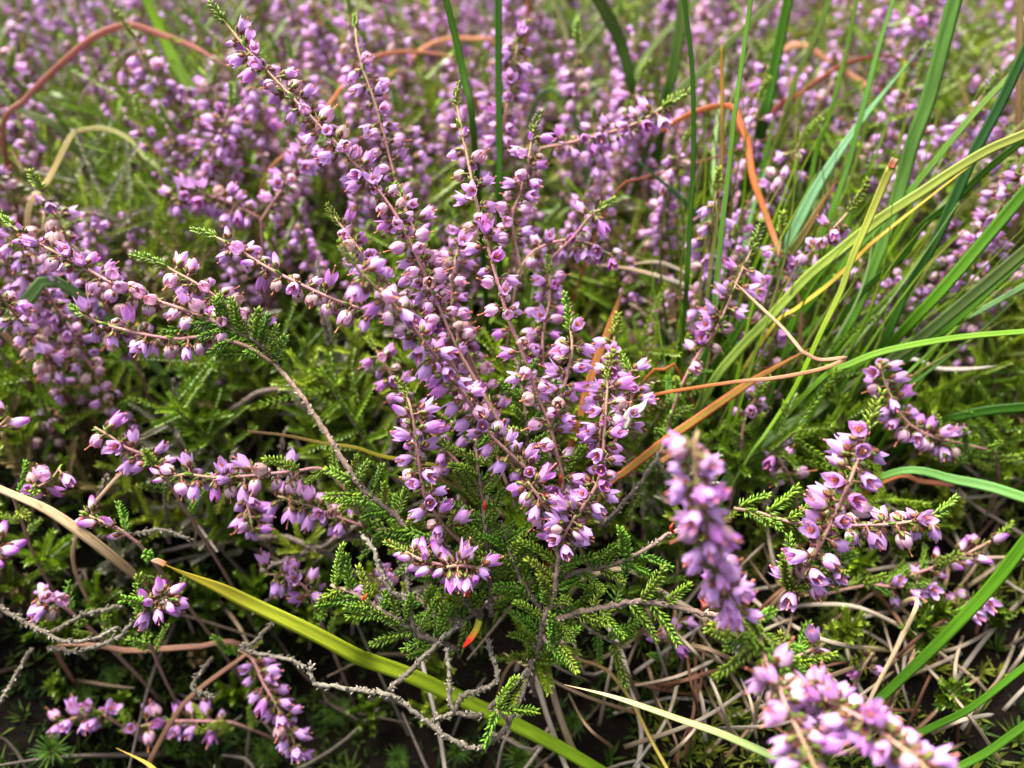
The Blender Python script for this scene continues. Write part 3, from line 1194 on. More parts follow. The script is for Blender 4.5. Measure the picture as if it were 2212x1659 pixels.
MAIN = [
    # (points from base to tip as sight lines, f0, f1, gap, mode, size, droop)
    ('long slanting spike', [(1172, 1075, .174), (1075, 905, .174), (985, 745, .172), (925, 610, .170), (870, 490, .168), (820, 415, .168), (745, 330, .168), (650, 230, .168), (560, 135, .170), (505, 72, .172), (478, 38, .172)], .30, .97, 1.75, 'mix', 1.0, .45),
    ('near spike', [(1205, 1088, .168), (1160, 1035, .166), (1108, 985, .165), (1058, 938, .164), (1010, 865, .161), (960, 795, .157), (910, 730, .152), (855, 662, .147), (800, 610, .143), (755, 560, .141)], .02, .97, 1.9, 'open', 1.05, .55),
    ('upper left spike', [(1000, 830, .176), (905, 690, .173), (862, 640, .171), (812, 580, .169), (765, 525, .169), (735, 485, .170), (722, 468, .170)], .30, .95, 1.9, 'mix', .98, .5),
    ('rear spike', [(1120, 1010, .186), (1020, 800, .188), (935, 590, .188), (870, 440, .187), (842, 340, .186), (818, 245, .185), (792, 170, .185), (772, 100, .186), (768, 50, .187)], .66, .93, 2.0, 'mix', 1.0, .4),
    ('central spike', [(1205, 1150, .168), (1212, 1090, .167), (1215, 1032, .166), (1204, 985, .166), (1186, 912, .165), (1157, 843, .165), (1131, 767, .165), (1099, 690, .165), (1070, 590, .166), (1050, 520, .167), (1030, 440, .168), (1012, 350, .169), (995, 270, .170), (985, 215, .171)], .06, .94, 2.35, 'mix', 1.0, .4),
    ('short spike', [(1188, 925, .165), (1197, 900, .164), (1214, 850, .163), (1230, 790, .163), (1236, 745, .163), (1231, 702, .164)], .10, .93, 1.6, 'open', 1.0, .35),
    ('right spike', [(1215, 1150, .167), (1250, 1110, .165), (1288, 1050, .163), (1300, 1000, .163), (1305, 940, .163), (1309, 880, .163), (1312, 830, .164), (1312, 805, .164)], .12, .95, 1.5, 'open', 1.05, .35),
    ('rear right spike', [(1285, 1010, .182), (1300, 900, .183), (1315, 800, .184), (1326, 740, .185), (1330, 712, .185)], .5, .93, 1.8, 'mix', 1.0, .35),
    ('far right spike', [(1290, 1030, .178), (1330, 950, .178), (1358, 890, .178), (1366, 830, .178), (1352, 790, .179)], .40, .95, 1.5, 'open', 1.0, .4),
    ('left inner spike', [(1000, 1175, .170), (962, 1140, .168), (935, 1101, .166), (917, 1069, .165), (902, 985, .164), (896, 930, .164), (888, 885, .164), (876, 845, .165)], .10, .95, 1.75, 'mix', 1.05, .4),
    ('low budding spike', [(1040, 1245, .169), (1011, 1237, .167), (968, 1223, .165), (917, 1212, .164), (885, 1197, .164), (868, 1186, .165)], .05, .95, 1.05, 'buds', 1.0, .7),
    ('low drooping cluster', [(1045, 1230, .168), (1000, 1222, .164), (965, 1225, .162)], .2, 1.0, .85, 'open', 1.08, .9),
    ('lower right cluster', [(1205, 1190, .166), (1222, 1150, .163), (1244, 1112, .162)], .2, 1.0, .75, 'open', 1.1, .6),
    ('lower centre cluster', [(1195, 1120, .165), (1165, 1075, .162), (1140, 1040, .161)], .1, 1.0, 1.0, 'open', 1.1, .8),
    ('fork left spike', [(590, 782, .171), (562, 742, .170), (485, 702, .168), (405, 672, .167), (310, 640, .167), (230, 605, .167), (150, 560, .167), (70, 520, .167), (20, 483, .168)], .18, .95, 1.75, 'mix', 1.0, .55),
    ('fork middle spike', [(585, 775, .175), (545, 712, .174), (480, 652, .173), (420, 610, .172), (380, 588, .172), (345, 568, .172)], .22, .95, 1.75, 'mix', 1.0, .5),
    ('fork low spike', [(590, 785, .169), (525, 745, .167), (440, 728, .166), (380, 732, .166), (300, 720, .166), (225, 700, .166), (172, 676, .167)], .34, .95, 2.0, 'mix', 1.0, 1.1),
    ('inner fork spike', [(925, 715, .170), (860, 690, .170), (770, 664, .169), (700, 638, .168), (620, 600, .168), (560, 568, .168), (500, 530, .169), (458, 508, .170)], .22, .95, 1.95, 'mix', 1.05, .85),
    ('behind centre spike', [(1130, 600, .188), (1106, 480, .187), (1124, 418, .186), (1139, 357, .185), (1150, 302, .185), (1153, 280, .185)], .22, .95, 1.5, 'mix', 1.0, .4),
    ('upper middle spike', [(985, 780, .176), (955, 700, .175), (930, 640, .174), (912, 560, .174), (890, 480, .175), (862, 415, .176)], .25, .98, 1.7, 'mix', 1.0, .5),
    ('rear fan spike', [(1100, 1060, .182), (1040, 900, .181), (960, 760, .181), (890, 680, .181), (835, 640, .182)], .25, .96, 1.7, 'mix', 1.0, .5),
    ('second rear fan spike', [(1120, 1040, .188), (1060, 880, .188), (1010, 760, .189), (955, 640, .190), (928, 565, .191)], .25, .96, 1.6, 'mix', 1.0, .5),
    ('low rear fan spike', [(1090, 1120, .190), (990, 1000, .190), (900, 900, .190), (840, 800, .190), (805, 745, .191)], .35, .96, 1.7, 'open', 1.0, .5),
    ('right rear fan spike', [(1190, 1000, .190), (1180, 860, .191), (1172, 740, .193), (1188, 640, .194), (1186, 580, .195)], .3, .96, 1.6, 'open', 1.0, .5),
    ('cluster behind spikes', [(1010, 850, .183), (990, 740, .184), (975, 640, .186), (985, 560, .187), (1005, 490, .188)], .3, .98, 2.0, 'mix', 1.0, .5),
]
for nm, pts, f0, f1, gap, mode, size, droop in MAIN:
    spike(plant, BASE, path(pts), f0, f1, gap * .72, mode, .48, .32, tip='cluster' not in nm, size=size * .92, droop=droop, as_part='flowering_stem')

WOOD = [
    # (points, r0, r1, shoots, range, up)
    ([(1158, 1500, dz(1158, 1500, -.002)), (1148, 1450, .187), (1165, 1390, .180), (1172, 1345, .176), (1195, 1290, .172), (1203, 1230, .170), (1207, 1170, .169), (1205, 1140, .168)], 1.0, .55, 20, (.3, .95), .35),
    ([(1060, 1330, .182), (1058, 1250, .178), (1048, 1152, .174), (1044, 1087, .172), (1033, 1014, .171), (1024, 945, .171)], .75, .4, 24, (.05, .98), .5),
    ([(1040, 1330, .182), (985, 1250, .179), (920, 1180, .176), (850, 1110, .173), (790, 1060, .171), (757, 1020, .170), (720, 960, .170), (680, 900, .170), (640, 840, .170), (605, 800, .171), (588, 780, .171)], .85, .5, 22, (.08, .60), .35),
    ([(990, 1400, .178), (940, 1385, .174), (880, 1350, .171), (830, 1320, .169), (765, 1283, .168), (715, 1262, .168)], .7, .45, 17, (.08, 1.0), .55),
    ([(1200, 1275, .174), (1233, 1241, .172), (1295, 1226, .170), (1368, 1201, .168), (1441, 1157, .168), (1478, 1140, .168)], .6, .4, 9, (.05, .70), .6),
    ([(1172, 1350, .176), (1240, 1326, .171), (1313, 1310, .168), (1368, 1299, .167), (1441, 1306, .166), (1517, 1325, .166), (1626, 1330, .167)], .75, .55, 10, (.08, .62), .3),
    ([(1145, 1050, .178), (1137, 938, .176), (1131, 858, .175), (1113, 767, .175)], .5, .35, 9, (.1, .8), .5),
    ([(1215, 1140, .171), (1235, 1080, .170), (1222, 1040, .169), (1210, 1000, .169)], .5, .35, 9, (.1, .95), .6),
    ([(1030, 1330, .180), (1000, 1290, .176), (985, 1230, .172), (950, 1150, .170)], .6, .35, 12, (.1, .95), .6),
    ([(1175, 1330, .178), (1130, 1260, .176), (1105, 1200, .174), (1085, 1130, .174)], .6, .35, 12, (.1, .95), .6),
    ([(1165, 1370, .178), (1190, 1390, .174), (1225, 1385, .172)], .4, .3, 4, (.3, 1), .3),
    ([(588, 782, .171), (560, 745, .169), (510, 715, .168), (450, 690, .167)], .5, .4, 16, (.0, .95), .35),
    ([(1070, 1290, .185), (1000, 1340, .184), (950, 1330, .183), (900, 1290, .183)], .6, .35, 12, (.1, .95), .6),
    ([(1200, 1300, .182), (1290, 1370, .183), (1360, 1400, .184)], .5, .35, 8, (.1, .95), .5),
]
for pts, r0, r1, ns, rg, up in WOOD:
    branch('woody_branch', plant, BASE, pts, r0, r1, 'woody', ns, rg, up)

DEAD = [
    [(1150, 1425, .180), (1139, 1463, .176), (1128, 1503, .173), (1099, 1561, .170), (1070, 1597, .168), (1026, 1616, .167), (968, 1594, .166), (931, 1565, .166), (895, 1539, .166), (869, 1517, .166), (840, 1499, .166), (804, 1496, .166), (750, 1488, .166), (713, 1481, .166), (680, 1474, .166), (669, 1440, .166)],
    [(840, 1490, .166), (869, 1466, .168), (909, 1426, .170), (953, 1383, .172), (990, 1350, .175)],
    [(953, 1386, .172), (913, 1376, .171), (891, 1347, .170), (880, 1303, .169), (844, 1274, .168), (822, 1230, .168), (804, 1183, .169), (786, 1157, .170)],
    [(885, 1305, .170), (884, 1280, .169), (880, 1226, .169)],
    [(1040, 1543, .170), (1019, 1547, .169), (982, 1536, .168), (971, 1517, .168), (971, 1456, .169), (964, 1401, .171)],
    [(982, 1534, .168), (1004, 1499, .169), (1040, 1492, .170), (1070, 1474, .171), (1073, 1448, .172), (1062, 1416, .174), (1055, 1383, .176)],
    [(935, 1556, .167), (960, 1548, .168), (982, 1536, .168)],
    [(1055, 1532, .170), (1106, 1485, .173), (1139, 1448, .177)],
]
for pts in DEAD:
    o = branch('dead_branch', plant, BASE, pts, .62, .48, 'dead', 0)
    o['label'] = 'bleached grey dead twig with scale leaves'
# a last green tuft on the dead twig and coloured leaves by the foot
o = branch('woody_branch', plant, BASE, [(1099, 1561, .170), (1088, 1545, .168), (1077, 1537, .167)], .4, .35, 'woody', 0)
for dx, dy in ((-.5, -.9), (.3, 1.0), (1.0, .1)):
    link('leaf_shoot', SHOOT[rng.integers(6)], o, P(1077, 1537, .167) - P(1099, 1561, .170), rotz_to(dx * RT + dy * UP - .2 * FWD, 1.0), .95)


def simple_leaf(name, parent, origin, pts, wpx, cols, fold=.3, mat=None, label=None, th=.00012, tipsharp=1.0, blunt=False):
    """long leaf with a fold along its middle and real thickness; pts are sight lines from base to tip"""
    W = np.array([tuple(P(*q)) + (q[2],) for q in pts])
    return blade_mesh(name, parent, origin, W[:, :3], np.full(len(pts), wpx / GW * TX) * np.array([q[2] for q in pts]), cols, fold, mat or M_BLADE, th=th, blunt=blunt)


def blade_mesh(name, parent, origin, W, widths, cols, fold, mat, th=.00012, blunt=False, tilt=0.0, taper=(1.0, 0.08), tipfrac=.35, mid=None):
    n = max(16, len(W) * 6)
    A = catmull(np.concatenate([W, np.asarray(widths)[:, None]], 1), n)
    C, w = A[:, :3], np.maximum(A[:, 3], .00015)
    t = np.linspace(0, 1, n)
    if not blunt:
        w = w * np.clip(np.where(t > 1 - tipfrac, ((1 - t) / tipfrac) ** .7, 1), taper[1], 1)
    T = unit(np.gradient(C, axis=0))
    view = unit(np.array(EYE)[None] - C)
    side = unit(np.cross(T, view))
    nor = np.cross(side, T)
    if tilt:
        side, nor = side * math.cos(tilt) + nor * math.sin(tilt), nor * math.cos(tilt) - side * math.sin(tilt)
    prof = [(-1, .0), (-.5, -fold * .6), (0, -fold), (.5, -fold * .6), (1, 0), (.5, -fold * .6 - .10), (0, -fold - .16), (-.5, -fold * .6 - .10)]
    k = len(prof)
    V = np.zeros((n, k, 3))
    st = np.zeros((n, k, 3))
    s = np.concatenate([[0], np.cumsum(np.linalg.norm(np.diff(C, axis=0), axis=1))])
    r0 = rng.uniform(0, 50)
    for j, (a, b) in enumerate(prof):
        extra = th * (1 if j in (1, 2, 3) else -1 if j > 4 else 0)
        V[:, j] = C + side * (w * a / 2)[:, None] + nor * (w / 2 * b + extra)[:, None]
        st[:, j, 0] = a
        st[:, j, 1] = s + r0
        st[:, j, 2] = r0
    stops = [(i / max(1, len(cols) - 1), c) for i, c in enumerate(cols)]
    c = np.repeat(ramp(stops, t), k, 0)
    a_ = np.tile(np.abs([q[0] for q in prof]), n)[:, None]
    c = c * (1.12 - .2 * a_) if mid is None else lerp(mid, c, np.clip(a_[:, 0] * 1.5 - .1, 0, 1))
    mb = MB()
    F = [(i * k + j, i * k + (j + 1) % k, (i + 1) * k + (j + 1) % k, (i + 1) * k + j) for i in range(n - 1) for j in range(k)]
    F += [tuple(range(k))[::-1], tuple((n - 1) * k + j for j in range(k))]
    base = np.zeros(3) if parent is None and origin is None else np.asarray(origin, float)
    mb.add((V - base).reshape(-1, 3), F, c, 0, st.reshape(-1, 3))
    return mb.mesh(name, [mat])


GD, GM, GL = (.024, .078, .004), (.058, .158, .005), (.165, .30, .010)
YE, ORG, SAL = (.42, .36, .03), (.46, .14, .035), (.56, .26, .14)
RB, TAN, OL = (.21, .075, .045), (.50, .36, .21), (.13, .165, .04)
BG, PA, BR = (.12, .27, .10), (.56, .49, .41), (.20, .10, .055)
PG = (.24, .36, .12)

o = link('leaf', simple_leaf('leaf', plant, BASE, [(1036, 1340, .171), (1028, 1362, .170), (1015, 1382, .169), (1000, 1400, .169)], 15, [(.30, .34, .03), (.45, .32, .03), (.60, .03, .02), (.5, .02, .02)], .3), plant)
o['label'] = 'small leaf turned yellow and bright red'
for (x, y, d) in ((1046, 1103, .170), (1213, 1098, .165), (1210, 1045, .166), (847, 1188, .167), (791, 1305, .168), (1205, 1165, .166), (1010, 1290, .171), (1517, 1318, .165), (1590, 1345, .166), (1455, 1152, .167)):
    o = link('withered_leaf', simple_leaf('withered_leaf', plant, BASE, [(x, y, d), (x + rng.uniform(-6, 6), y - 12, d - .001), (x + rng.uniform(-10, 10), y - 24, d - .001)], 7, [(.5, .05, .03), (.55, .04, .02), (.4, .1, .04)], .4), plant)


# ------------------------------------------------------------------ further sprigs standing apart
def sprig(label, pts, f0, f1, gap, mode, size=1.0, droop=.5, tip=True, shoots=0, shr=(.02, .3), group=None, root=True, r0=.45, r1=.3):
    C = path(pts)
    if root:
        g = C[0].copy()
        gz = ground_z(g[0], g[1])
        d = C[0] - C[1]
        d /= np.linalg.norm(d)
        foot = np.array((g[0] + d[0] * .012, g[1] + d[1] * .012, gz - .003))
        ext = catmull([foot, (foot + C[0]) / 2 + d * .003 + (0, 0, .002), C[0]], 8)[:-1]
        Lc = np.linalg.norm(np.diff(C, axis=0), axis=1).sum()
        Le = np.linalg.norm(np.diff(np.vstack([ext, C[:1]]), axis=0), axis=1).sum()
        tot = Lc + Le
        f0, f1 = (Le + f0 * Lc) / tot, (Le + f1 * Lc) / tot
        shr = ((Le * .7 + shr[0] * Lc) / tot, (Le + shr[1] * Lc) / tot)
        C = np.vstack([ext, C])
    o = bpy.data.objects.new('heather_sprig', None)
    COL.objects.link(o)
    o.location = C[0]
    spike(o, C[0], C, f0, f1, gap, mode, r0, r1, tip, size, droop, None, 0, shoots, shr)
    return tag(o, label, 'heather sprig', group)


S = sprig
S('large blurred close heather spike with two dense rows of lilac flowers', [(1620, 1390, .150), (1578, 1290, .136), (1545, 1210, .128), (1522, 1130, .122), (1506, 1050, .119), (1500, 980, .118), (1508, 930, .118)], .24, .98, .62, 'open', .86, .7, False, 5, (0, .1), root=False)
S('heather sprig with open flowers and green tip right of the big blurred spike', [(1705, 1290, .160), (1735, 1240, .157), (1762, 1195, .155), (1800, 1120, .153), (1840, 1030, .152), (1868, 955, .152), (1880, 915, .153)], .04, .95, 1.15, 'open', 1.08, .35, True, 4, (0, .1), root=False)
S('heather sprig lying level with a row of bells hanging below it', [(1585, 1098, .170), (1640, 1108, .168), (1700, 1126, .166), (1760, 1135, .165), (1850, 1135, .165), (1930, 1132, .165), (1990, 1122, .165), (2020, 1112, .166)], .38, .97, 1.25, 'open', 1.05, 1.0, True, 9, (0, .36), root=False)
S('heather sprig with fading flowers by the forked stem at lower right', [(1740, 1260, .158), (1790, 1230, .157), (1815, 1190, .156)], .0, 1, 1.3, 'mix', 1.05, .6, False, 8, (0, .8), root=False)
S('blurred close heather spike with fading flowers pointing down at the bottom edge', [(1632, 1335, .150), (1652, 1420, .138), (1680, 1475, .130), (1700, 1530, .125), (1730, 1590, .121), (1770, 1680, .118)], .42, 1.0, .95, 'mix', 1.0, .6, False, 8, (.0, .35), root=False)
S('blurred close heather spike packed with purple bells in the bottom corner', [(1690, 1400, .152), (1730, 1470, .140), (1790, 1515, .130), (1850, 1545, .125), (1920, 1595, .120), (1990, 1650, .117), (2050, 1720, .115)], .34, 1.0, .58, 'open', .92, .7, False, 5, (.0, .22), root=False)
S('two deep pink buds on a twig above the bottom corner spikes', [(1690, 1450, .160), (1720, 1420, .156), (1760, 1400, .154), (1778, 1390, .154)], .55, 1.0, 2.6, 'buds', 1.1, 0, False, 4, (0, .6), root=False)
S('blurred heather sprig with many lilac bells below the grass tussock', [(2150, 975, .205), (2062, 955, .202), (2008, 941, .198), (1953, 905, .196), (1917, 840, .195), (1898, 785, .195)], .28, 1.0, 1.05, 'open', 1.0, .6, False, 12, (0, .4))
S('small heather sprig with three flowers between tussock blades', [(1600, 980, .205), (1606, 920, .203), (1620, 880, .202), (1640, 850, .201)], .55, .95, 1.7, 'open', 1.0, .3, True, 6, (0, .5))
S('thin upright heather sprig with pink flowers left of the tussock', [(1440, 940, .196), (1462, 858, .193), (1499, 781, .191), (1546, 712, .190), (1579, 640, .189), (1602, 585, .189), (1628, 530, .190)], .34, .93, 1.7, 'open', 1.0, .3, True, 9, (0, .32))
S('small clump of faded heather flowers under the blurred tussock blade', [(1720, 1060, .205), (1695, 1010, .202), (1665, 965, .201)], .3, 1, 1.2, 'mix', 1.0, .5, False, 5, (0, .4))
S('slim blurred heather sprig right of the level row of bells', [(1960, 1245, .200), (2030, 1220, .198), (2090, 1195, .196), (2160, 1158, .195)], .2, .95, 1.7, 'buds', 1.0, .2, True, 5, (0, .3))
S('blurred low heather sprig under the level row of bells', [(1880, 1262, .200), (1940, 1268, .199), (2000, 1262, .198), (2030, 1275, .198)], .1, 1, 1.5, 'open', 1.0, .7, False, 5, (0, .5))
S('tiny heather sprig among dry stems above the bottom corner', [(1850, 1470, .195), (1865, 1440, .194), (1885, 1410, .194)], .2, 1, 2.2, 'open', .9, .4, False, 2)
S('blurred heather sprig beside the dark blade at lower right', [(2060, 1330, .200), (2095, 1300, .199), (2130, 1270, .198)], .1, 1, 1.5, 'open', 1.0, .5, False, 4)
S('level heather sprig with orange pink stem behind the central spikes', [(1168, 320, .208), (1241, 306, .205), (1368, 269, .203), (1441, 225, .203)], .12, .98, 1.5, 'open', 1.0, .7, True, 0)
S('blurred tall heather spike with large lilac bells behind the straight dark blade', [(1080, 420, .222), (1085, 300, .219), (1098, 210, .217), (1112, 130, .216), (1120, 85, .216)], .3, 1, 1.15, 'open', 1.05, .5, True)
S('nodding heather tip with three lilac bells right of the central spikes', [(1190, 560, .195), (1240, 510, .193), (1272, 470, .192), (1305, 445, .192)], .55, .95, 1.6, 'open', 1.05, .8, True)
S('bent heather sprig forming an arch of bells right of the central spikes', [(1120, 590, .200), (1150, 545, .199), (1210, 520, .198), (1270, 525, .198), (1325, 555, .198)], .2, 1, 1.25, 'open', 1.0, .9, False)
S('dense purple heather spike lying level above the woody branch', [(560, 470, .226), (500, 440, .224), (440, 420, .222), (370, 430, .221)], .1, 1, .75, 'open', 1.05, .8, False)
S('blurred heather spike under the wide pale green blade', [(500, 420, .245), (482, 330, .243), (470, 250, .242), (462, 175, .242)], .1, 1, 1.2, 'open', 1.0, .5, True)
S('blurred heather spike between slanting spike and woody branch', [(565, 475, .218), (605, 415, .216), (650, 355, .215), (690, 310, .215)], .1, 1, 1.2, 'mix', 1.0, .5, True)
S('low heather sprig with a straight row of hanging pink flowers', [(760, 1075, .180), (700, 1015, .177), (637, 1018, .174), (564, 1025, .173), (473, 1032, .173), (400, 1025, .173), (349, 1036, .174)], .34, 1, 1.15, 'mix', 1.0, .8, False, 9, (0, .36))
S('sprig of lilac flowers leading up to the row of hanging pink flowers', [(349, 1020, .184), (316, 985, .183), (273, 967, .182), (236, 941, .181), (204, 923, .181)], .05, 1, 1.3, 'open', 1.0, .5, False, 3)
S('rounded heather spike of pink bells left of the central leafy shoots', [(850, 1150, .190), (790, 1138, .188), (728, 1116, .186), (655, 1087, .185), (600, 1072, .185)], .35, 1, .95, 'mix', 1.0, .5, False, 7, (0, .4))
S('short drooping heather spike under the row of hanging pink flowers', [(520, 1045, .190), (535, 1090, .189), (546, 1150, .188)], .1, 1, 1.1, 'open', 1.0, .6, False)
S('three close purple buds at the frame edge left of the green growth', [(-60, 985, .158), (-25, 945, .155), (5, 915, .153), (20, 900, .153)], .45, 1, 1.9, 'buds', 1.1, 0, False, 2, root=False)
S('close cluster of long purple buds cut by the frame near the straw blade', [(-70, 1260, .150), (-40, 1220, .146), (-15, 1190, .144), (0, 1160, .144)], .3, 1, 1.0, 'buds', 1.15, 0, False, 2, root=False)
S('small heather sprig of buds and violet flowers above the straw blade', [(30, 1075, .184), (70, 1058, .182), (110, 1035, .181), (130, 1010, .181)], .2, 1, 1.6, 'open', .95, .3, False, 5, (0, .5))
S('line of purple buds on a twig just above the straw blade', [(300, 1175, .180), (260, 1145, .178), (215, 1125, .177), (175, 1105, .177)], .2, 1, 1.9, 'buds', .95, .1, False, 4, (0, .5))
S('star shaped heather head of violet flowers seen end on by the straw blade', [(170, 1335, .192), (135, 1310, .189), (105, 1292, .187), (85, 1285, .186)], .45, 1, .8, 'open', 1.0, .2, False, 4, (0, .5))
S('bright purple budding heather tip hanging beside the long lime blade', [(300, 1330, .176), (325, 1310, .173), (345, 1295, .171), (360, 1290, .170)], .4, 1, .62, 'buds', 1.05, .5, False, 5, (0, .7))
S('pendent dark heather spike hanging over the mossy hollow', [(520, 1405, .205), (545, 1425, .204), (568, 1474, .202), (600, 1528, .201), (626, 1576, .200), (640, 1625, .200)], .12, 1, 1.0, 'open', 1.0, .6, False, 3)
S('short row of violet heather flowers over the dark moss at lower left', [(250, 1560, .214), (218, 1543, .213), (182, 1545, .212), (120, 1565, .212)], .1, 1, 1.0, 'open', 1.0, -.2, False, 3)
S('dim heather sprig crossing behind the brown blade at the bottom', [(500, 1560, .216), (411, 1557, .216), (345, 1560, .216), (290, 1572, .216)], .1, 1, 1.4, 'open', 1.0, .3, True, 4)
S('loose heather cluster of violet bells above the long lime blade', [(680, 1310, .194), (660, 1270, .192), (620, 1245, .191), (575, 1240, .190)], .1, 1, 1.15, 'open', 1.05, .4, False, 4)
S('few blurred violet heather bells behind the grey forked twig', [(860, 1290, .204), (820, 1262, .202), (790, 1238, .201)], .1, 1, 1.6, 'open', 1.0, .5, False, 2)
S('small heather sprig low between tussock foot and blurred spike', [(1440, 1420, .200), (1450, 1380, .198), (1462, 1340, .197)], .3, 1, 1.5, 'open', 1.0, .3, False, 4)

# ------------------------------------------------------------------ grass
def blade(label, pts, w, cols, d, name='grass_blade', root='', group=None, fold=.35, mat=None, blunt=False, tilt=None, tipfrac=.35, brown_tip=False, cat='grass blade', mid=None):
    """a grass blade through sight lines pts (base first); d = distances; w = widths in the same units as pts"""
    k = len(pts)
    dd = np.interp(np.linspace(0, 1, k), np.linspace(0, 1, len(d)), d)
    W = np.array([tuple(P(x, y, q)) for (x, y), q in zip(pts, dd)])
    wd = np.interp(np.linspace(0, 1, k), np.linspace(0, 1, len(w)), w) / GW * TX * dd * (.88 if mat == 'dry' else 1.2 if group is None else .95)
    def foot(p, t):
        t = t / np.linalg.norm(t)
        a = p + t * .012
        a[2] = p[2] * .55
        b = a + np.array((t[0], t[1], 0)) * .006
        b[2] = ground_z(b[0], b[1]) - .002
        return a, b
    if 'a' in root:
        a, b = foot(W[0], W[0] - W[1])
        W = np.vstack([b, a, W])
        wd = np.concatenate([[wd[0] * .8, wd[0]], wd])
    if 'b' in root:
        a, b = foot(W[-1], W[-1] - W[-2])
        W = np.vstack([W, a, b])
        wd = np.concatenate([wd, [wd[-1], wd[-1] * .8]])
    if 'x' in root:          # the blade goes on beyond the picture and ends in a point
        t = W[-1] - W[-2]
        t /= np.linalg.norm(t)
        W = np.vstack([W, W[-1] + t * .022, W[-1] + t * .045 + np.array((0, 0, -.004))])
        wd = np.concatenate([wd, [wd[-1] * .85, wd[-1] * .3]])
        tipfrac = .2
    if 'y' in root:          # likewise at its start
        t = W[0] - W[1]
        t /= np.linalg.norm(t)
        W = np.vstack([W[0] + t * .05 + np.array((0, 0, -.006)), W[0] + t * .02, W])
        wd = np.concatenate([[wd[0], wd[0]], wd])
    dry = mat == 'dry'
    fold = .14 if dry and fold == .35 else fold
    if dry and tipfrac == .35:
        tipfrac = .10
    base = W[0].copy()
    me = blade_mesh(name, None, base, W, wd, cols, fold, M_DRY if dry else M_BLADE, blunt=blunt or 'b' in root, tilt=rng.uniform(-.35, .35) if tilt is None else tilt, tipfrac=tipfrac, mid=mid)
    o = link(name, me, None, base)
    return tag(o, label, cat, group)


G = blade
# left half
G('red brown grass blade arching across the upper corner', [(7, 287), (55, 215), (109, 160), (182, 95), (225, 69), (262, 57), (291, 56), (346, 74), (418, 102), (502, 149)], [12, 15, 16, 15, 12], [SAL, RB, RB, (.35, .10, .07), (.42, .17, .13)], [.235, .25], root='a', mat='dry')
G('wide pale green blade slanting down beside the tall spike', [(455, 280), (418, 204), (382, 145), (346, 65), (316, 0)], [26, 22, 17], [PG, PG, GL, OL], [.262, .255], root='ax')
G('thin olive blade just behind the wide pale green one', [(462, 125), (437, 62), (400, 0)], [9, 9], [OL, OL], [.29, .285], root='ax')
G('bent straw and green blade kinked beside the red arch', [(60, 473), (109, 382), (153, 295), (175, 282), (226, 278), (276, 298), (309, 335), (360, 389)], [10, 9, 9, 10], [TAN, TAN, (.4, .3, .12), OL, OL, GM], [.225, .235, .235], root='ab')
G('short pale dry stalk under the red arch', [(170, 236), (226, 156), (298, 87)], [6, 6], [BR, RB, PA], [.265, .265], root='a', mat='dry')
G('blurred grey green blade sloping below the red arch', [(135, 287), (55, 247), (0, 211)], [13, 13], [OL, (.18, .24, .09)], [.25, .245], root='ax')
G('faint green blade low at the frame edge under the red arch', [(80, 293), (0, 265)], [11, 11], [PG, OL], [.25, .25], root='ax')
G('dim green blade crossing beneath the top of the red arch', [(124, 252), (60, 200), (0, 140)], [8, 8], [OL, GM], [.27, .265], root='ax')
G('short broad green blade entering from the frame edge beside the fork', [(127, 610), (55, 655), (0, 700)], [18, 22, 24], [PG, (.16, .30, .09), GM], [.196, .190], root='xa')
G('dry brown blade at the frame edge under the fork spikes', [(0, 712), (40, 752), (88, 800)], [18, 16], [TAN, (.30, .2, .1), BR], [.20, .215], name='dead_grass_blade', root='b', mat='dry')
G('broad straw coloured dead blade lying across lower left', [(8, 1060), (100, 1100), (175, 1150), (236, 1197), (290, 1242), (330, 1285)], [18, 24, 26, 22, 16], [(.5, .40, .27), (.52, .39, .23), (.46, .32, .17), (.30, .2, .1)], [.170, .174, .186], name='dead_grass_blade', root='y', mat='dry', fold=.2, tilt=.1)
G('thin straw blade standing behind the broad straw one', [(182, 1116), (204, 1087), (262, 1021)], [9, 9], [TAN, (.45, .3, .2)], [.192, .190], name='dead_grass_blade', root='a', mat='dry', blunt=True)
t = G('long lime blade with brown tip sweeping under the main plant', [(1300, 1668), (1204, 1612), (1113, 1565), (1022, 1522), (895, 1463), (804, 1430), (768, 1416), (673, 1366), (546, 1306), (473, 1270), (400, 1240), (350, 1217)], [22, 26, 28, 27, 24, 12], [GM, (.12, .25, .01), (.16, .29, .01), (.21, .33, .012), (.24, .34, .012), (.27, .34, .014), (.30, .33, .02), (.42, .30, .03)], [.190, .184, .178, .168, .160], root='y', tilt=.2, tipfrac=.10)
o = link('brown_tip', simple_leaf('brown_tip', None, t.location, [(357, 1220, .1597), (342, 1213, .1594), (326, 1211, .159)], 13, [(.36, .13, .05), (.45, .22, .12), (.5, .3, .2)], .3, mat=M_DRY), t)
G('thin olive stalk crossing behind the bare woody branch', [(535, 932), (618, 941), (700, 958), (768, 967), (822, 985), (902, 1000), (960, 1018)], [5, 6, 7, 7], [BR, YE, OL, OL], [.182, .184, .190], root='b')
G('short olive blade end behind the left inner spike', [(990, 1062), (917, 1043), (808, 1018)], [9, 8], [OL, GM], [.196, .186], root='a')
G('brown blade standing in the dark hollow at lower left', [(317, 1668), (327, 1638), (371, 1557), (418, 1499), (509, 1430), (560, 1395)], [13, 12, 11], [RB, BR, (.26, .13, .08)], [.200, .198, .205], name='dead_grass_blade', root='a', mat='dry')
G('flat brown blade lying above the dark hollow', [(204, 1394), (273, 1405), (364, 1401), (425, 1397)], [12, 15, 13], [BR, (.22, .11, .07), BR], [.200, .202], name='dead_grass_blade', root='ab', mat='dry')
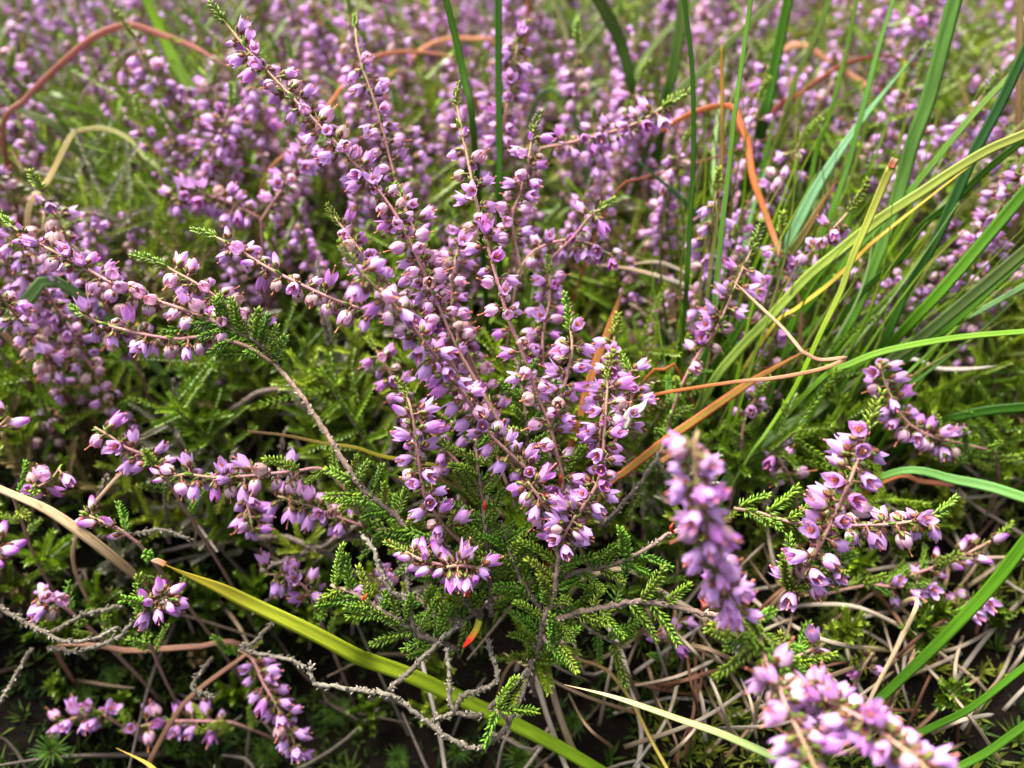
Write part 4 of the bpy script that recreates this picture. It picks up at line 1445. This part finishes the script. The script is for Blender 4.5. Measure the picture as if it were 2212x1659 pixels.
G('small yellow blade tip poking up at the bottom edge', [(345, 1675), (322, 1652), (291, 1635), (251, 1616)], [15, 12, 7], [OL, YE, (.45, .25, .05)], [.180, .182], root='y')
G('slender light green blade at the bottom edge pointing left', [(1740, 1665), (1662, 1630), (1553, 1583), (1480, 1558), (1331, 1507), (1219, 1479)], [16, 14, 11, 7], [PG, (.22, .36, .10), PG, (.3, .34, .12), TAN], [.148, .154, .160], root='y', tipfrac=.15)
# right, lower
G('dark green rush crossing the litter from the right edge downwards', [(1924, 1488), (2026, 1390), (2135, 1274), (2212, 1176)], [16, 21, 23], [GD, GM, GD], [.182, .168], root='ax', tilt=.1)
G('thin dark blade nearer the corner parallel to the thicker rush', [(2026, 1565), (2099, 1528), (2212, 1441)], [13, 12], [GD, GM], [.175, .166], root='ax')
G('dim green blade in the bottom corner behind the purple spike', [(2062, 1662), (2135, 1623), (2212, 1568)], [14, 14], [GM, GD], [.175, .170], root='ax')
G('smooth green blade bowing down to the right edge above the litter', [(1943, 1018), (2062, 1036), (2140, 1052), (2212, 1075)], [14, 20, 20], [GM, (.09, .20, .05), GM], [.194, .182], root='ax')
G('short orange blade stub beside the bowed green blade', [(1928, 1032), (1990, 1040), (2062, 1048)], [12, 13], [SAL, ORG, RB], [.198, .202], name='dead_grass_blade', root='a', mat='dry', blunt=True)
G('dark flat blade entering level from the right edge', [(2035, 910), (2062, 902), (2135, 887), (2212, 880)], [10, 18, 18], [GD, GD], [.205, .196], root='ax')
G('bright green blade curving level to the right edge', [(1770, 822), (1840, 785), (1917, 757), (2062, 730), (2212, 716)], [10, 13, 12, 10], [GM, (.12, .24, .02), (.15, .28, .03)], [.198, .190, .182], root='ax')
G('folded tan blade bending back on itself before the tussock', [(1400, 857), (1444, 847), (1589, 825), (1680, 816), (1771, 798), (1812, 783), (1826, 776), (1822, 773), (1771, 777), (1738, 762), (1730, 756), (1691, 709), (1633, 654), (1580, 603)], [8, 9, 10, 9, 9, 7], [ORG, ORG, SAL, (.55, .27, .13), (.5, .28, .18), TAN, (.55, .33, .2)], [.182, .178, .175, .174, .178], name='dead_grass_blade', mat='dry', fold=.25)
G('kinked orange blade rising then falling behind the upright blades', [(1426, 284), (1481, 251), (1540, 231), (1568, 229), (1586, 234), (1597, 262), (1615, 309), (1626, 382), (1651, 455), (1684, 546), (1702, 603), (1728, 668)], [12, 14, 13, 19, 17, 14, 9], [ORG, (.40, .09, .03), ORG, SAL, (.58, .30, .18), (.56, .28, .15), ORG], [.222, .216, .212, .210], name='dead_grass_blade', root='b', mat='dry')
G('wavy red blade lying over the heather behind the tussock', [(1666, 251), (1717, 211), (1771, 171), (1826, 138), (1880, 124), (1917, 120), (1964, 135), (2010, 150)], [12, 11, 9, 8], [(.4, .08, .04), (.4, .07, .05), (.35, .12, .06)], [.25, .26], name='dead_grass_blade', root='a', mat='dry')
G('straight salmon blade lying under the wavy red one', [(1699, 102), (1808, 146), (1880, 189), (1950, 217)], [14, 15, 13], [SAL, (.5, .22, .13), SAL], [.285, .28], name='dead_grass_blade', root='ab', mat='dry')
G('thin dark red stalk crossing level left of the tussock', [(1324, 426), (1386, 386), (1444, 371), (1517, 349), (1589, 324), (1680, 291)], [6, 6, 5], [ORG, (.3, .07, .04), RB], [.222, .226], name='dead_grass_blade', root='a', mat='dry')
G('long brown blade rising into an orange arch behind the tall spike', [(568, 397), (655, 306), (713, 225), (760, 160), (800, 127), (859, 113), (931, 115), (1004, 127)], [9, 9, 9, 10, 9], [RB, RB, BR, ORG, (.5, .16, .06), SAL], [.232, .25, .262], name='dead_grass_blade', root='a', mat='dry')
G('second orange arch just above the long brown one', [(833, 193), (870, 146), (917, 102), (968, 84), (1022, 85), (1075, 104)], [9, 10, 10], [ORG, (.5, .2, .06), SAL, ORG], [.275, .285], name='dead_grass_blade', root='ab', mat='dry')
G('short upright orange blade at the top edge', [(1137, 76), (1139, 40), (1141, 0)], [10, 10], [ORG, RB], [.29, .285], name='dead_grass_blade', root='ax', mat='dry')
G('leaning dark green blade ending above the central spike', [(1022, 276), (1004, 175), (982, 73), (964, 0)], [11, 13, 12], [GD, GD, GM], [.196, .19], root='ax', tilt=.1)
G('straight vertical dark green blade behind the central spike', [(1079, 445), (1079, 327), (1077, 146), (1077, 0)], [12, 12, 13], [GM, GD, GD], [.214, .206], root='ax', tilt=.1)
G('broad olive blade forming one arm of a V', [(1366, 210), (1339, 91), (1295, 0)], [16, 23, 22], [OL, GD, OL], [.262, .25], root='ax')
G('narrow olive blade forming the other arm of the V', [(1364, 200), (1404, 109), (1481, 27), (1500, 5)], [11, 12], [GD, OL], [.264, .26], root='ax')
G('wide soft green blade right of the V at the top edge', [(1438, 225), (1459, 127), (1477, 0)], [20, 22], [GD, GD, OL], [.262, .25], root='ax')
G('thin straight dark rush rising past the tussock edge', [(1472, 735), (1480, 660), (1484, 604), (1491, 473), (1498, 327), (1495, 146), (1478, 0)], [8, 9, 9, 8], [GM, GD, GD, (.05, .13, .02)], [.206, .196, .184], root='ax', tilt=.1)
t = G('upright rush with a withered yellow tip', [(1520, 690), (1526, 660), (1535, 582), (1553, 437), (1560, 327), (1560, 255), (1560, 164), (1558, 92)], [8, 8, 8, 7, 7], [GM, OL, OL, (.10, .13, .03), (.2, .14, .04), (.5, .25, .03)], [.206, .196, .186], root='a', tipfrac=.05)
G('bright green thin blade beside the rush with withered tip', [(1540, 690), (1549, 604), (1560, 491), (1575, 364), (1586, 255), (1604, 127), (1622, 0)], [10, 9, 8], [GM, (.09, .22, .03), (.12, .26, .03), GM], [.202, .190, .180], root='ax', tilt=.1)
G('stout dark blade ending over the green gap', [(1646, 272), (1662, 200), (1684, 91), (1702, 0)], [20, 20, 18], [GD, GD, GM], [.236, .228], root='ax')
G('slim blade right of the stout dark one', [(1695, 260), (1717, 175), (1753, 98), (1793, 0)], [9, 10], [GM, OL, GM], [.24, .23], root='ax')
G('fine blade second right of the stout dark one', [(1740, 440), (1764, 327), (1790, 255), (1826, 120), (1851, 0)], [8, 8, 7], [OL, GM, OL], [.236, .222], root='ax')
G('slim leaning blade left of the broad upright blade', [(1740, 610), (1764, 546), (1793, 466), (1830, 364), (1851, 284), (1873, 200), (1899, 98), (1930, 0)], [9, 9, 10, 8], [GM, GM, (.08, .19, .03), OL], [.216, .204, .196], root='ax')
G('broad upright green blade tallest at the right', [(1815, 735), (1850, 670), (1877, 604), (1913, 509), (1946, 400), (1971, 309), (2004, 218), (2033, 109), (2062, 0)], [16, 19, 24, 27, 26], [OL, GM, (.08, .17, .03), (.07, .16, .025), GM], [.218, .206, .192], root='ax', tilt=.1)
G('wide bluish green blade leaning over the tussock', [(1530, 838), (1608, 705), (1669, 597), (1728, 473), (1771, 393), (1826, 309), (1880, 236), (1946, 156), (1992, 100)], [18, 20, 21, 18, 12], [GM, (.08, .2, .05), BG, (.16, .32, .16), BG], [.224, .214, .206], root='a', tilt=.15)
G('green blade with dry red tip in front of the bluish one', [(1540, 805), (1580, 735), (1669, 600), (1735, 509), (1771, 447), (1808, 390)], [16, 19, 18, 11], [GM, (.07, .17, .03), GM, (.09, .18, .03), (.3, .1, .05)], [.216, .204, .200], root='a', tipfrac=.2)
t = G('narrow lime blade with cut brown end crossing the tussock', [(1619, 985), (1648, 945), (1699, 869), (1735, 803), (1771, 723), (1815, 632), (1840, 560), (1880, 466), (1906, 404), (1926, 360)], [5, 7, 9, 11, 14, 16], [GM, (.12, .24, .03), (.16, .29, .035), GL, (.25, .30, .04), (.3, .3, .05)], [.196, .184, .174], root='a', blunt=True, tilt=.1)
o = link('brown_tip', simple_leaf('brown_tip', None, t.location, [(1925, 362, .1739), (1929, 352, .1738), (1934, 342, .1736)], 16, [(.30, .08, .03), (.2, .06, .03), (.4, .25, .15)], .3, mat=M_DRY, blunt=True), t)
G('long olive lime blade sweeping up to the right edge', [(1535, 835), (1589, 763), (1662, 687), (1742, 600), (1808, 546), (1877, 491), (1917, 462), (1990, 415), (2062, 367), (2135, 324), (2212, 291)], [16, 18, 20, 18, 18], [GM, (.13, .22, .03), (.2, .29, .04), (.19, .24, .035), (.2, .22, .04), OL], [.202, .188, .178], root='ax', tilt=.1)
G('thin yellow blade with orange flecks below the olive lime one', [(1670, 705), (1717, 669), (1790, 614), (1859, 549), (1880, 528), (1971, 455), (2062, 384), (2140, 325)], [7, 8, 8, 6], [OL, (.3, .33, .05), YE, (.45, .27, .04), YE], [.204, .196, .190], root='a')
G('dark green blade crossing steeply behind the olive lime one', [(1905, 755), (1953, 640), (1990, 575), (2026, 509), (2070, 411), (2110, 320), (2164, 218), (2212, 116)], [14, 18, 20, 18], [GD, GD, (.025, .08, .02), GD], [.210, .198, .188], root='ax')
G('long dark narrow blade under the olive lime one', [(1760, 740), (1793, 712), (1873, 621), (1953, 549), (1990, 491), (2062, 433), (2135, 364), (2212, 302)], [11, 13, 14], [GD, GD, GM], [.216, .204, .194], root='ax')
G('thick dark rush leaning to the right edge', [(1925, 748), (1960, 705), (2026, 636), (2117, 530), (2212, 418)], [16, 21, 23], [GD, GM, GD], [.204, .192, .184], root='ax')
G('thick olive rush leaning under the dark one', [(1865, 825), (1930, 775), (1990, 730), (2099, 640), (2212, 545)], [18, 22, 22], [OL, (.09, .15, .035), OL], [.208, .198, .190], root='ax')
G('broad blurred green blade low in the tussock', [(1660, 948), (1735, 905), (1810, 850), (1880, 800)], [20, 30, 28], [GM, (.10, .19, .06), OL], [.212, .212], root='a')
G('slim dark blade lowest of those leaning to the right edge', [(1990, 745), (2044, 712), (2117, 647), (2212, 560)], [11, 12], [GD, GM], [.206, .192], root='ax')
G('pale green slender blade by the lowest dark blade', [(2000, 722), (2062, 698), (2135, 661), (2212, 618)], [9, 10], [PG, BG], [.21, .198], root='ax')
G('blurred olive stem down the right frame edge', [(2208, 430), (2202, 300), (2201, 180), (2204, 0)], [12, 13], [OL, BR, OL], [.236, .226], root='ax')
G('pale bleached blade below the bright level blade', [(1946, 781), (2026, 796), (2090, 797), (2155, 790)], [9, 11, 8], [PA, (.5, .42, .38), PA], [.212, .21], name='dead_grass_blade', root='a', mat='dry')
G('broad orange blade standing behind the short spike', [(1236, 955), (1251, 909), (1270, 840), (1291, 774), (1317, 709), (1346, 621)], [17, 22, 22, 18], [(.42, .11, .06), (.38, .085, .035), (.40, .085, .025), (.38, .10, .025), (.30, .12, .03)], [.194, .196, .2], name='dead_grass_blade', root='a', mat='dry', mid=(.28, .14, .025))
G('broad orange blade with green middle at the right spike foot', [(1306, 1057), (1350, 1020), (1404, 978), (1440, 950), (1484, 920)], [17, 22, 22], [(.42, .12, .07), (.42, .09, .03), (.40, .09, .025), (.4, .1, .03)], [.186, .19], name='dead_grass_blade', root='ax', mat='dry', mid=(.20, .18, .02))
G('short orange blade above the folded tan blade end', [(1397, 816), (1430, 802), (1462, 796)], [8, 8], [ORG, ORG], [.196, .196], name='dead_grass_blade', root='ab', mat='dry')
G('whitish dry blade curving left of the upright rushes', [(1290, 572), (1365, 582), (1441, 603), (1500, 624), (1540, 650)], [5, 9, 11, 8, 5], [(.3, .22, .14), TAN, (.42, .37, .3), TAN], [.214, .214], name='dead_grass_blade', root='', mat='dry')
G('second whitish dry blade just above the curving one', [(1370, 570), (1415, 566), (1450, 575), (1500, 600)], [4, 8, 9, 5], [TAN, (.42, .37, .3), TAN], [.217, .217], name='dead_grass_blade', root='', mat='dry')
G('grey green blade sloping behind the level heather sprig', [(1241, 250), (1168, 204)], [11, 9], [OL, BG], [.25, .255], root='ab')
G('long dark green blade slanting down to the tussock from the middle', [(1585, 562), (1498, 455), (1444, 404), (1404, 371), (1343, 318)], [12, 12, 11], [GM, GD, (.04, .12, .05)], [.226, .22], root='a')
G('fine yellowish blade crossing level near the top of the tussock', [(1684, 109), (1771, 65), (1928, 4)], [6, 5], [YE, OL], [.262, .26], root='ax')
G('fine green blade crossing level over the green gap', [(1764, 258), (1862, 226), (1990, 216)], [6, 5], [GL, OL], [.25, .252], root='a')
G('dark olive blade slanting up right of the V', [(1430, 245), (1517, 153), (1589, 80), (1677, 0)], [11, 13], [GD, OL], [.25, .238], root='ax')
G('blurred brown upright blade near the top left of the rear spike', [(684, 150), (688, 70), (691, 0)], [8, 8], [BR, RB], [.30, .295], name='dead_grass_blade', root='ax', mat='dry')
G('blurred straw stem curving behind the level heather sprig', [(1237, 210), (1222, 73), (1193, 0)], [8, 8], [TAN, OL], [.29, .285], name='dead_grass_blade', root='ax', mat='dry')
for lab, pts, w, cols, d in (
    ('long dark blade from the tussock towards the upper right corner', [(1640, 800), (1720, 690), (1830, 560), (1960, 420), (2100, 250), (2215, 130)], [13, 13, 10], [GD, GM, OL], [.226, .212, .205]),
    ('blurred green blade upright at the back of the tussock', [(1600, 560), (1640, 400), (1672, 250), (1690, 90)], [10, 9, 6], [GD, GM], [.25, .25]),
    ('pale green blurred blade behind the withered tip rush', [(1515, 700), (1540, 480), (1545, 300), (1570, 120)], [12, 11, 7], [BG, PG], [.235, .24]),
    ('soft green blade behind the thin bright one', [(1590, 700), (1610, 520), (1650, 380), (1700, 260)], [10, 9, 6], [GM, BG], [.235, .235]),
    ('dim green blade low in the tussock leaning right', [(1575, 860), (1660, 800), (1760, 700), (1850, 620)], [12, 12, 8], [GD, GM], [.222, .216]),
    ('narrow green blade rising by the right frame edge', [(2010, 760), (2080, 620), (2150, 470), (2215, 330)], [9, 9, 7], [GM, OL], [.22, .21])):
    G(lab, pts, w, cols, d, root='ax' if pts[-1][0] > 2200 else 'a')
TRNG = np.random.default_rng(77)
for i in range(96):
    bx, by = TRNG.uniform(1440, 1990), TRNG.uniform(560, 900)
    fan = (bx - 1600) / 400
    ang = math.radians(TRNG.normal(74 - 34 * fan, 10))
    l = TRNG.uniform(260, 620)
    ex, ey = bx + math.cos(ang) * l, by - math.sin(ang) * l
    bend = TRNG.uniform(-.10, .10) * l
    mx_, my_ = (bx + ex) / 2 + math.sin(ang) * bend, (by + ey) / 2 + math.cos(ang) * bend
    d0 = dz(bx, by, .05)
    if d0 > .30:
        continue
    d1 = d0 - TRNG.uniform(.004, .028)
    c = (GM, GD, OL, (.11, .22, .012), GD, PG, GM, GL)[TRNG.integers(8)]
    kind = 'pale green' if c is PG else 'dark green' if c is GD else 'olive' if c is OL else 'lime' if c is GL else 'green'
    best = min(LANDMARK, key=lambda L: (L[0] - mx_) ** 2 + (L[1] - my_) ** 2)
    dx, dy = mx_ - best[0], my_ - best[1]
    where = ('above' if dy < 0 else 'below') if abs(dy) > abs(dx) else ('left of' if dx < 0 else 'right of')
    if math.hypot(dx, dy) < 30:
        where = 'crossing behind'
    lean = 'upright' if abs(math.cos(ang)) < .22 else 'leaning' if abs(math.cos(ang)) < .6 else 'low slanting'
    o = G('thin ' + lean + ' ' + kind + ' grass blade ' + where + ' ' + best[2], [(bx, by), (mx_, my_), (ex, ey)], [TRNG.uniform(6, 10), TRNG.uniform(6, 9), TRNG.uniform(4, 7)],
      [np.array(c) * .8, c, lerp(c, YE, TRNG.uniform(0, .5))], [d0, (d0 + d1) / 2, d1], root='a', group='thin blades of the grass tussock', tipfrac=.5)
    TWINS.append((o, mx_, my_, 'thin ' + kind + ' grass blade', LANDMARK))
# dry stems in the litter
for lab, pts, w, cols, d in (
    ('thick straw stem below the foot of the main plant', [(1255, 1650), (1222, 1583), (1193, 1492), (1176, 1415)], [18, 18, 15], [TAN, (.3, .21, .13), BR], [.192, .190]),
    ('pale straw stem left of the thick straw stem', [(1225, 1662), (1182, 1547), (1162, 1482)], [13, 14], [(.4, .32, .23), (.5, .41, .31)], [.190, .192]),
    ('grey straw stem leaning right of the slender light green blade tip', [(1377, 1670), (1386, 1583), (1368, 1503), (1346, 1419)], [12, 12], [PA, (.4, .33, .27), PA], [.194, .20]),
    ('brown bent stalk running down to the bottom edge', [(1193, 1405), (1250, 1425), (1310, 1448), (1361, 1510), (1404, 1594), (1445, 1668)], [8, 9, 9], [BR, (.35, .2, .12), (.3, .2, .05), YE], [.184, .190, .18]),
    ('straw blade under the woody twig at right', [(1353, 1230), (1422, 1274), (1500, 1322)], [13, 14], [TAN, (.45, .36, .26)], [.196, .198]),
    ('bright straw stalk upright in the litter at lower right', [(1893, 1484), (1946, 1383), (1982, 1300)], [10, 11], [TAN, (.6, .46, .26)], [.186, .184]),
    ('pale stalk sloping from the twig to the dark rush', [(1844, 1310), (1953, 1357), (2016, 1400)], [10, 9], [PA, TAN], [.20, .198]),
    ('grey weathered stem in the dark hollow under the dead twig', [(962, 1668), (949, 1583), (928, 1496)], [11, 10], [(.3, .25, .2), (.35, .3, .26)], [.196, .198]),
    ('straw blade crossing above the bright stalk', [(1700, 1262), (1830, 1240), (2000, 1215), (2190, 1205)], [8, 9, 7], [PA, TAN], [.214, .208])):
    G(lab, pts, w, cols, d, name='dead_grass_blade', root='ab', mat='dry')
LITTER_MARK = [(1345, 1470, 'the grey straw stem'), (1190, 1560, 'the thick straw stem'), (1480, 1560, 'the slender light green blade'), (1550, 1330, 'the woody twig'),
               (1650, 1440, 'the two deep pink buds'), (1740, 1600, 'the fading spike at the bottom edge'), (1940, 1390, 'the bright straw stalk'), (2030, 1390, 'the dark green rush'),
               (2100, 1520, 'the thin dark blade'), (1900, 1560, 'the purple corner spike'), (2100, 1310, 'the sprig beside the dark rush'), (1870, 1440, 'the tiny sprig among dry stems'),
               (1500, 1440, 'the bare litter by the woody twig'), (2140, 1620, 'the dim green corner blade')]
for i in range(105):
    x, y = rng.uniform(1240, 2200), rng.uniform(1290, 1660)
    if x < 1450 and y < 1400:
        continue
    a = rng.uniform(-2.9, -.2)
    l = rng.uniform(130, 330)
    d0 = dz(x, y, rng.uniform(-.004, .004))
    cx, cy = x + math.cos(a) * l * .5 + rng.uniform(-22, 22), y + math.sin(a) * l * .5 + rng.uniform(-22, 22)
    ex, ey = x + math.cos(a) * l, y + math.sin(a) * l
    lift = rng.uniform(-.006, .004)
    c = [np.array(q) * rng.uniform(.36, .8) for q in ((TAN, PA), (PA, TAN), (BR, TAN), (RB, BR), (TAN, BR))[rng.integers(5)]]
    z1 = rng.uniform(-.004, .006)
    d1, dm = dz(ex, ey, z1), dz(cx, cy, rng.uniform(.006, .022))
    warm = c[0][0] > c[0][2] * 2.6
    best = min(LITTER_MARK, key=lambda L: (L[0] - cx) ** 2 + (L[1] - cy) ** 2)
    dx, dy = cx - best[0], cy - best[1]
    where = ('above' if dy < 0 else 'below') if abs(dy) > abs(dx) else ('left of' if dx < 0 else 'right of')
    slope = 'level' if abs(math.sin(a)) < .35 else 'steep' if abs(math.sin(a)) > .85 else 'slanting'
    lab = (('long ' if l > 170 else 'short ' if l < 125 else '') + slope + (' brown' if warm else ' bleached') + ' dry grass stem ' + where + ' ' + best[2])
    o = G(lab,
      [(x, y), (cx, cy), (ex, ey)], [rng.uniform(6, 13), rng.uniform(6, 11)], c, [d0, dm, d1], name='dead_grass_blade', root='', mat='dry',
      group='dry stems of the litter', tilt=rng.uniform(-.6, .6))
    TWINS.append((o, cx, cy, ('brown' if warm else 'bleached') + ' dry grass stem', LITTER_MARK))


# ------------------------------------------------------------------ dead twigs lying on the left
def twig(label, pts, kind='dead', r=(.6, .4), group=None):
    base = P(*pts[0])
    mbx = branch('dead_twig' if kind == 'dead' else 'woody_twig', None, (0, 0, 0), pts, r[0], r[1], kind, 0)
    return tag(mbx, label, 'twig', group)


twig('bleached curved twig with spiky scales low at the left edge', [(-20, 1290, .186), (0, 1310, .185), (55, 1346, .183), (95, 1365, .182), (146, 1387, .182), (204, 1379, .183), (255, 1354, .185)])
twig('shorter grey twig curving just beneath the bleached one', [(102, 1397, .186), (153, 1408, .186), (204, 1397, .186), (255, 1376, .187), (284, 1346, .188)])
twig('thin grey side twig forking above the bleached one', [(110, 1366, .182), (140, 1350, .184), (182, 1328, .186), (255, 1310, .190)])
twig('pale level twig running from the straw blade', [(204, 1161, .180), (273, 1157, .181), (346, 1146, .183), (410, 1163, .186)])
twig('scaly grey twig bending below the long lime blade', [(595, 1340, .188), (546, 1390, .186), (520, 1401, .186), (582, 1416, .185), (633, 1427, .184), (658, 1443, .184)])
twig('short forked grey twig over the dark hollow', [(460, 1420, .190), (426, 1463, .188), (415, 1488, .187), (444, 1496, .187), (464, 1508, .187)])
twig('dark forked branch under the rounded pink spike', [(546, 1161, .212), (618, 1161, .210), (684, 1183, .208), (731, 1161, .206), (780, 1130, .206)], 'dark', (.9, .6))
twig('dark bare branch sloping left from the fork', [(684, 1185, .208), (620, 1208, .211), (564, 1234, .214)], 'dark', (.8, .5))
twig('dark bare branch sloping right from the fork', [(690, 1187, .208), (730, 1212, .210), (775, 1245, .214)], 'dark', (.9, .6))
twig('brown bare stem arching behind the woody branch', [(500, 885, .222), (564, 847, .220), (618, 843, .220), (691, 861, .222), (790, 880, .226)], 'dark', (.9, .6))
twig('grey upright stem left of the inner fork spike', [(716, 780, .222), (706, 723, .218), (691, 658, .216), (686, 560, .216)], 'dead', (.7, .4))
twig('grey scaly twig under the sprig of small clump', [(1650, 1100, .206), (1672, 1060, .204), (1690, 1020, .203), (1700, 1000, .203)], 'dead', (.8, .5))
twig('knobbly pale twig rising beside the orange green blade', [(1300, 1135, .190), (1350, 1085, .189), (1400, 1020, .188), (1440, 950, .188)], 'dead', (.6, .45))
twig('thin grey twig hanging down at the lower left edge', [(70, 1400, .195), (40, 1450, .193), (10, 1500, .192), (-15, 1540, .192)])

TR = np.random.default_rng(5)
for i in range(26):
    x, y = TR.uniform(20, 740), TR.uniform(560, 1180)
    d0 = dz(x, y, .012)
    h = TR.uniform(70, 190)
    tx = TR.normal(0, 35)
    d1 = max(.186, d0 - TR.uniform(.012, .035))
    pts = [(x, y + 20, d0), (x + tx * .3 + TR.normal(0, 6), y - h * .4, d0 + (d1 - d0) * .4), (x + tx * .8 + TR.normal(0, 6), y - h * .75, d0 + (d1 - d0) * .75), (x + tx, y - h, d1)]
    kd = 'dead' if i % 3 else 'dark'
    best = min(LANDMARK, key=lambda L: (L[0] - x - tx) ** 2 + (L[1] - y + h) ** 2)
    dx, dy = x + tx - best[0], y - h - best[1]
    where = ('above' if dy < 0 else 'below') if abs(dy) > abs(dx) else ('left of' if dx < 0 else 'right of')
    twig(('long ' if h > 150 else 'short ' if h < 100 else '') + ('grey bleached' if kd == 'dead' else 'dark brown') + ' bare heather twig standing ' + where + ' ' + best[2], pts, kd, (.55, .3), 'bare twigs in the green growth')

# white dried leaf caught beside the right spike
me = simple_leaf('white_leaf', None, P(1352, 905, .176), [(1345, 925, .176), (1362, 893, .175), (1385, 880, .175), (1398, 862, .175)], 20, [(.5, .52, .42), (.72, .74, .62), (.78, .78, .7)], .35)
tag(link('white_leaf', me, None, P(1352, 905, .176)), 'whitish dry leaf curled beside the right flower spike', 'leaf')


# ------------------------------------------------------------------ moss stars in the hollow
def moss_star_mesh(seed, r):
    R = np.random.default_rng(seed)
    mb = MB()
    tube(mb, np.array([(0, 0, -.006), (0, 0, 0)]), np.array([.0004, .0004]), (.09, .06, .02), 0, 5)
    for i in range(54):
        a = i * 2.39996
        el = 1.45 - 1.35 * (i / 54) ** .7 + R.uniform(-.1, .1)
        d = np.array((math.cos(a) * math.cos(el), math.sin(a) * math.cos(el), math.sin(el)))
        leaflet(mb, d * .0004, d, np.cross(d, (.1, .2, 1)), r * R.uniform(.6, 1.15) * (.6 + .4 * i / 54), .00042, .0001, lerp((.13, .24, .02), (.04, .10, .012), R.uniform(0, .9)), (.02, .06, .01), 0)
    return mb.mesh('moss_star', [M_MOSS])


STARS = [moss_star_mesh(i, .0075) for i in range(4)]
for i, (x, y, lab, s) in enumerate((
    (1124, 1640, 'bright green moss star at the bottom edge under the dead twig loop', 1.0), (731, 1537, 'moss star below the curled end of the grey dead twig', .95),
    (990, 1623, 'dim moss star just inside the dead twig loop', .7), (175, 1506, 'moss star under the bleached curved twigs', .8),
    (113, 1622, 'moss star below the short row of violet flowers', .95), (575, 1628, 'moss star beside the pendent dark spike', .85),
    (473, 1503, 'dark moss star under the short forked grey twig', 1.0), (371, 1610, 'moss star beside the brown blade in the hollow', .6),
    (860, 1640, 'faint moss star at the bottom left of the twig loop', .7), (250, 1460, 'faint moss star under the flat brown blade', .7),
    (1240, 1560, 'faint moss star between the straw stems', .7))):
    z = ground_z(*P(x, y, dz(x, y, -.02)).to_tuple()[:2])
    p = P(x, y, dz(x, y, z + .005))
    o = link('moss_star', STARS[i % 4], None, p, rotz_to((rng.uniform(-.3, .3), -.5 + rng.uniform(-.2, .2), 1), rng.uniform(0, 6)), s)
    tag(o, lab, 'moss', 'star shaped moss plants in the hollow')

seen = {}
for t in TWINS:
    seen.setdefault(t[0]['label'], []).append(t)
used = {o['label'] for o in bpy.data.objects if 'label' in o}
for lab, ts in seen.items():
    for (o, mx, my, noun, marks) in ts[1:]:
        near = sorted(marks, key=lambda L: (L[0] - mx) ** 2 + (L[1] - my) ** 2)
        for j in range(1, 14):
            new = noun + ' between ' + near[0][2] + ' and ' + near[j][2]
            if len(new.split()) <= 16 and new not in used:
                o['label'] = new
                used.add(new)
                break

print('clumps', N_CL, 'sprigs', len(NEAR), 'far', len(FAR), 'objects', len(bpy.data.objects))
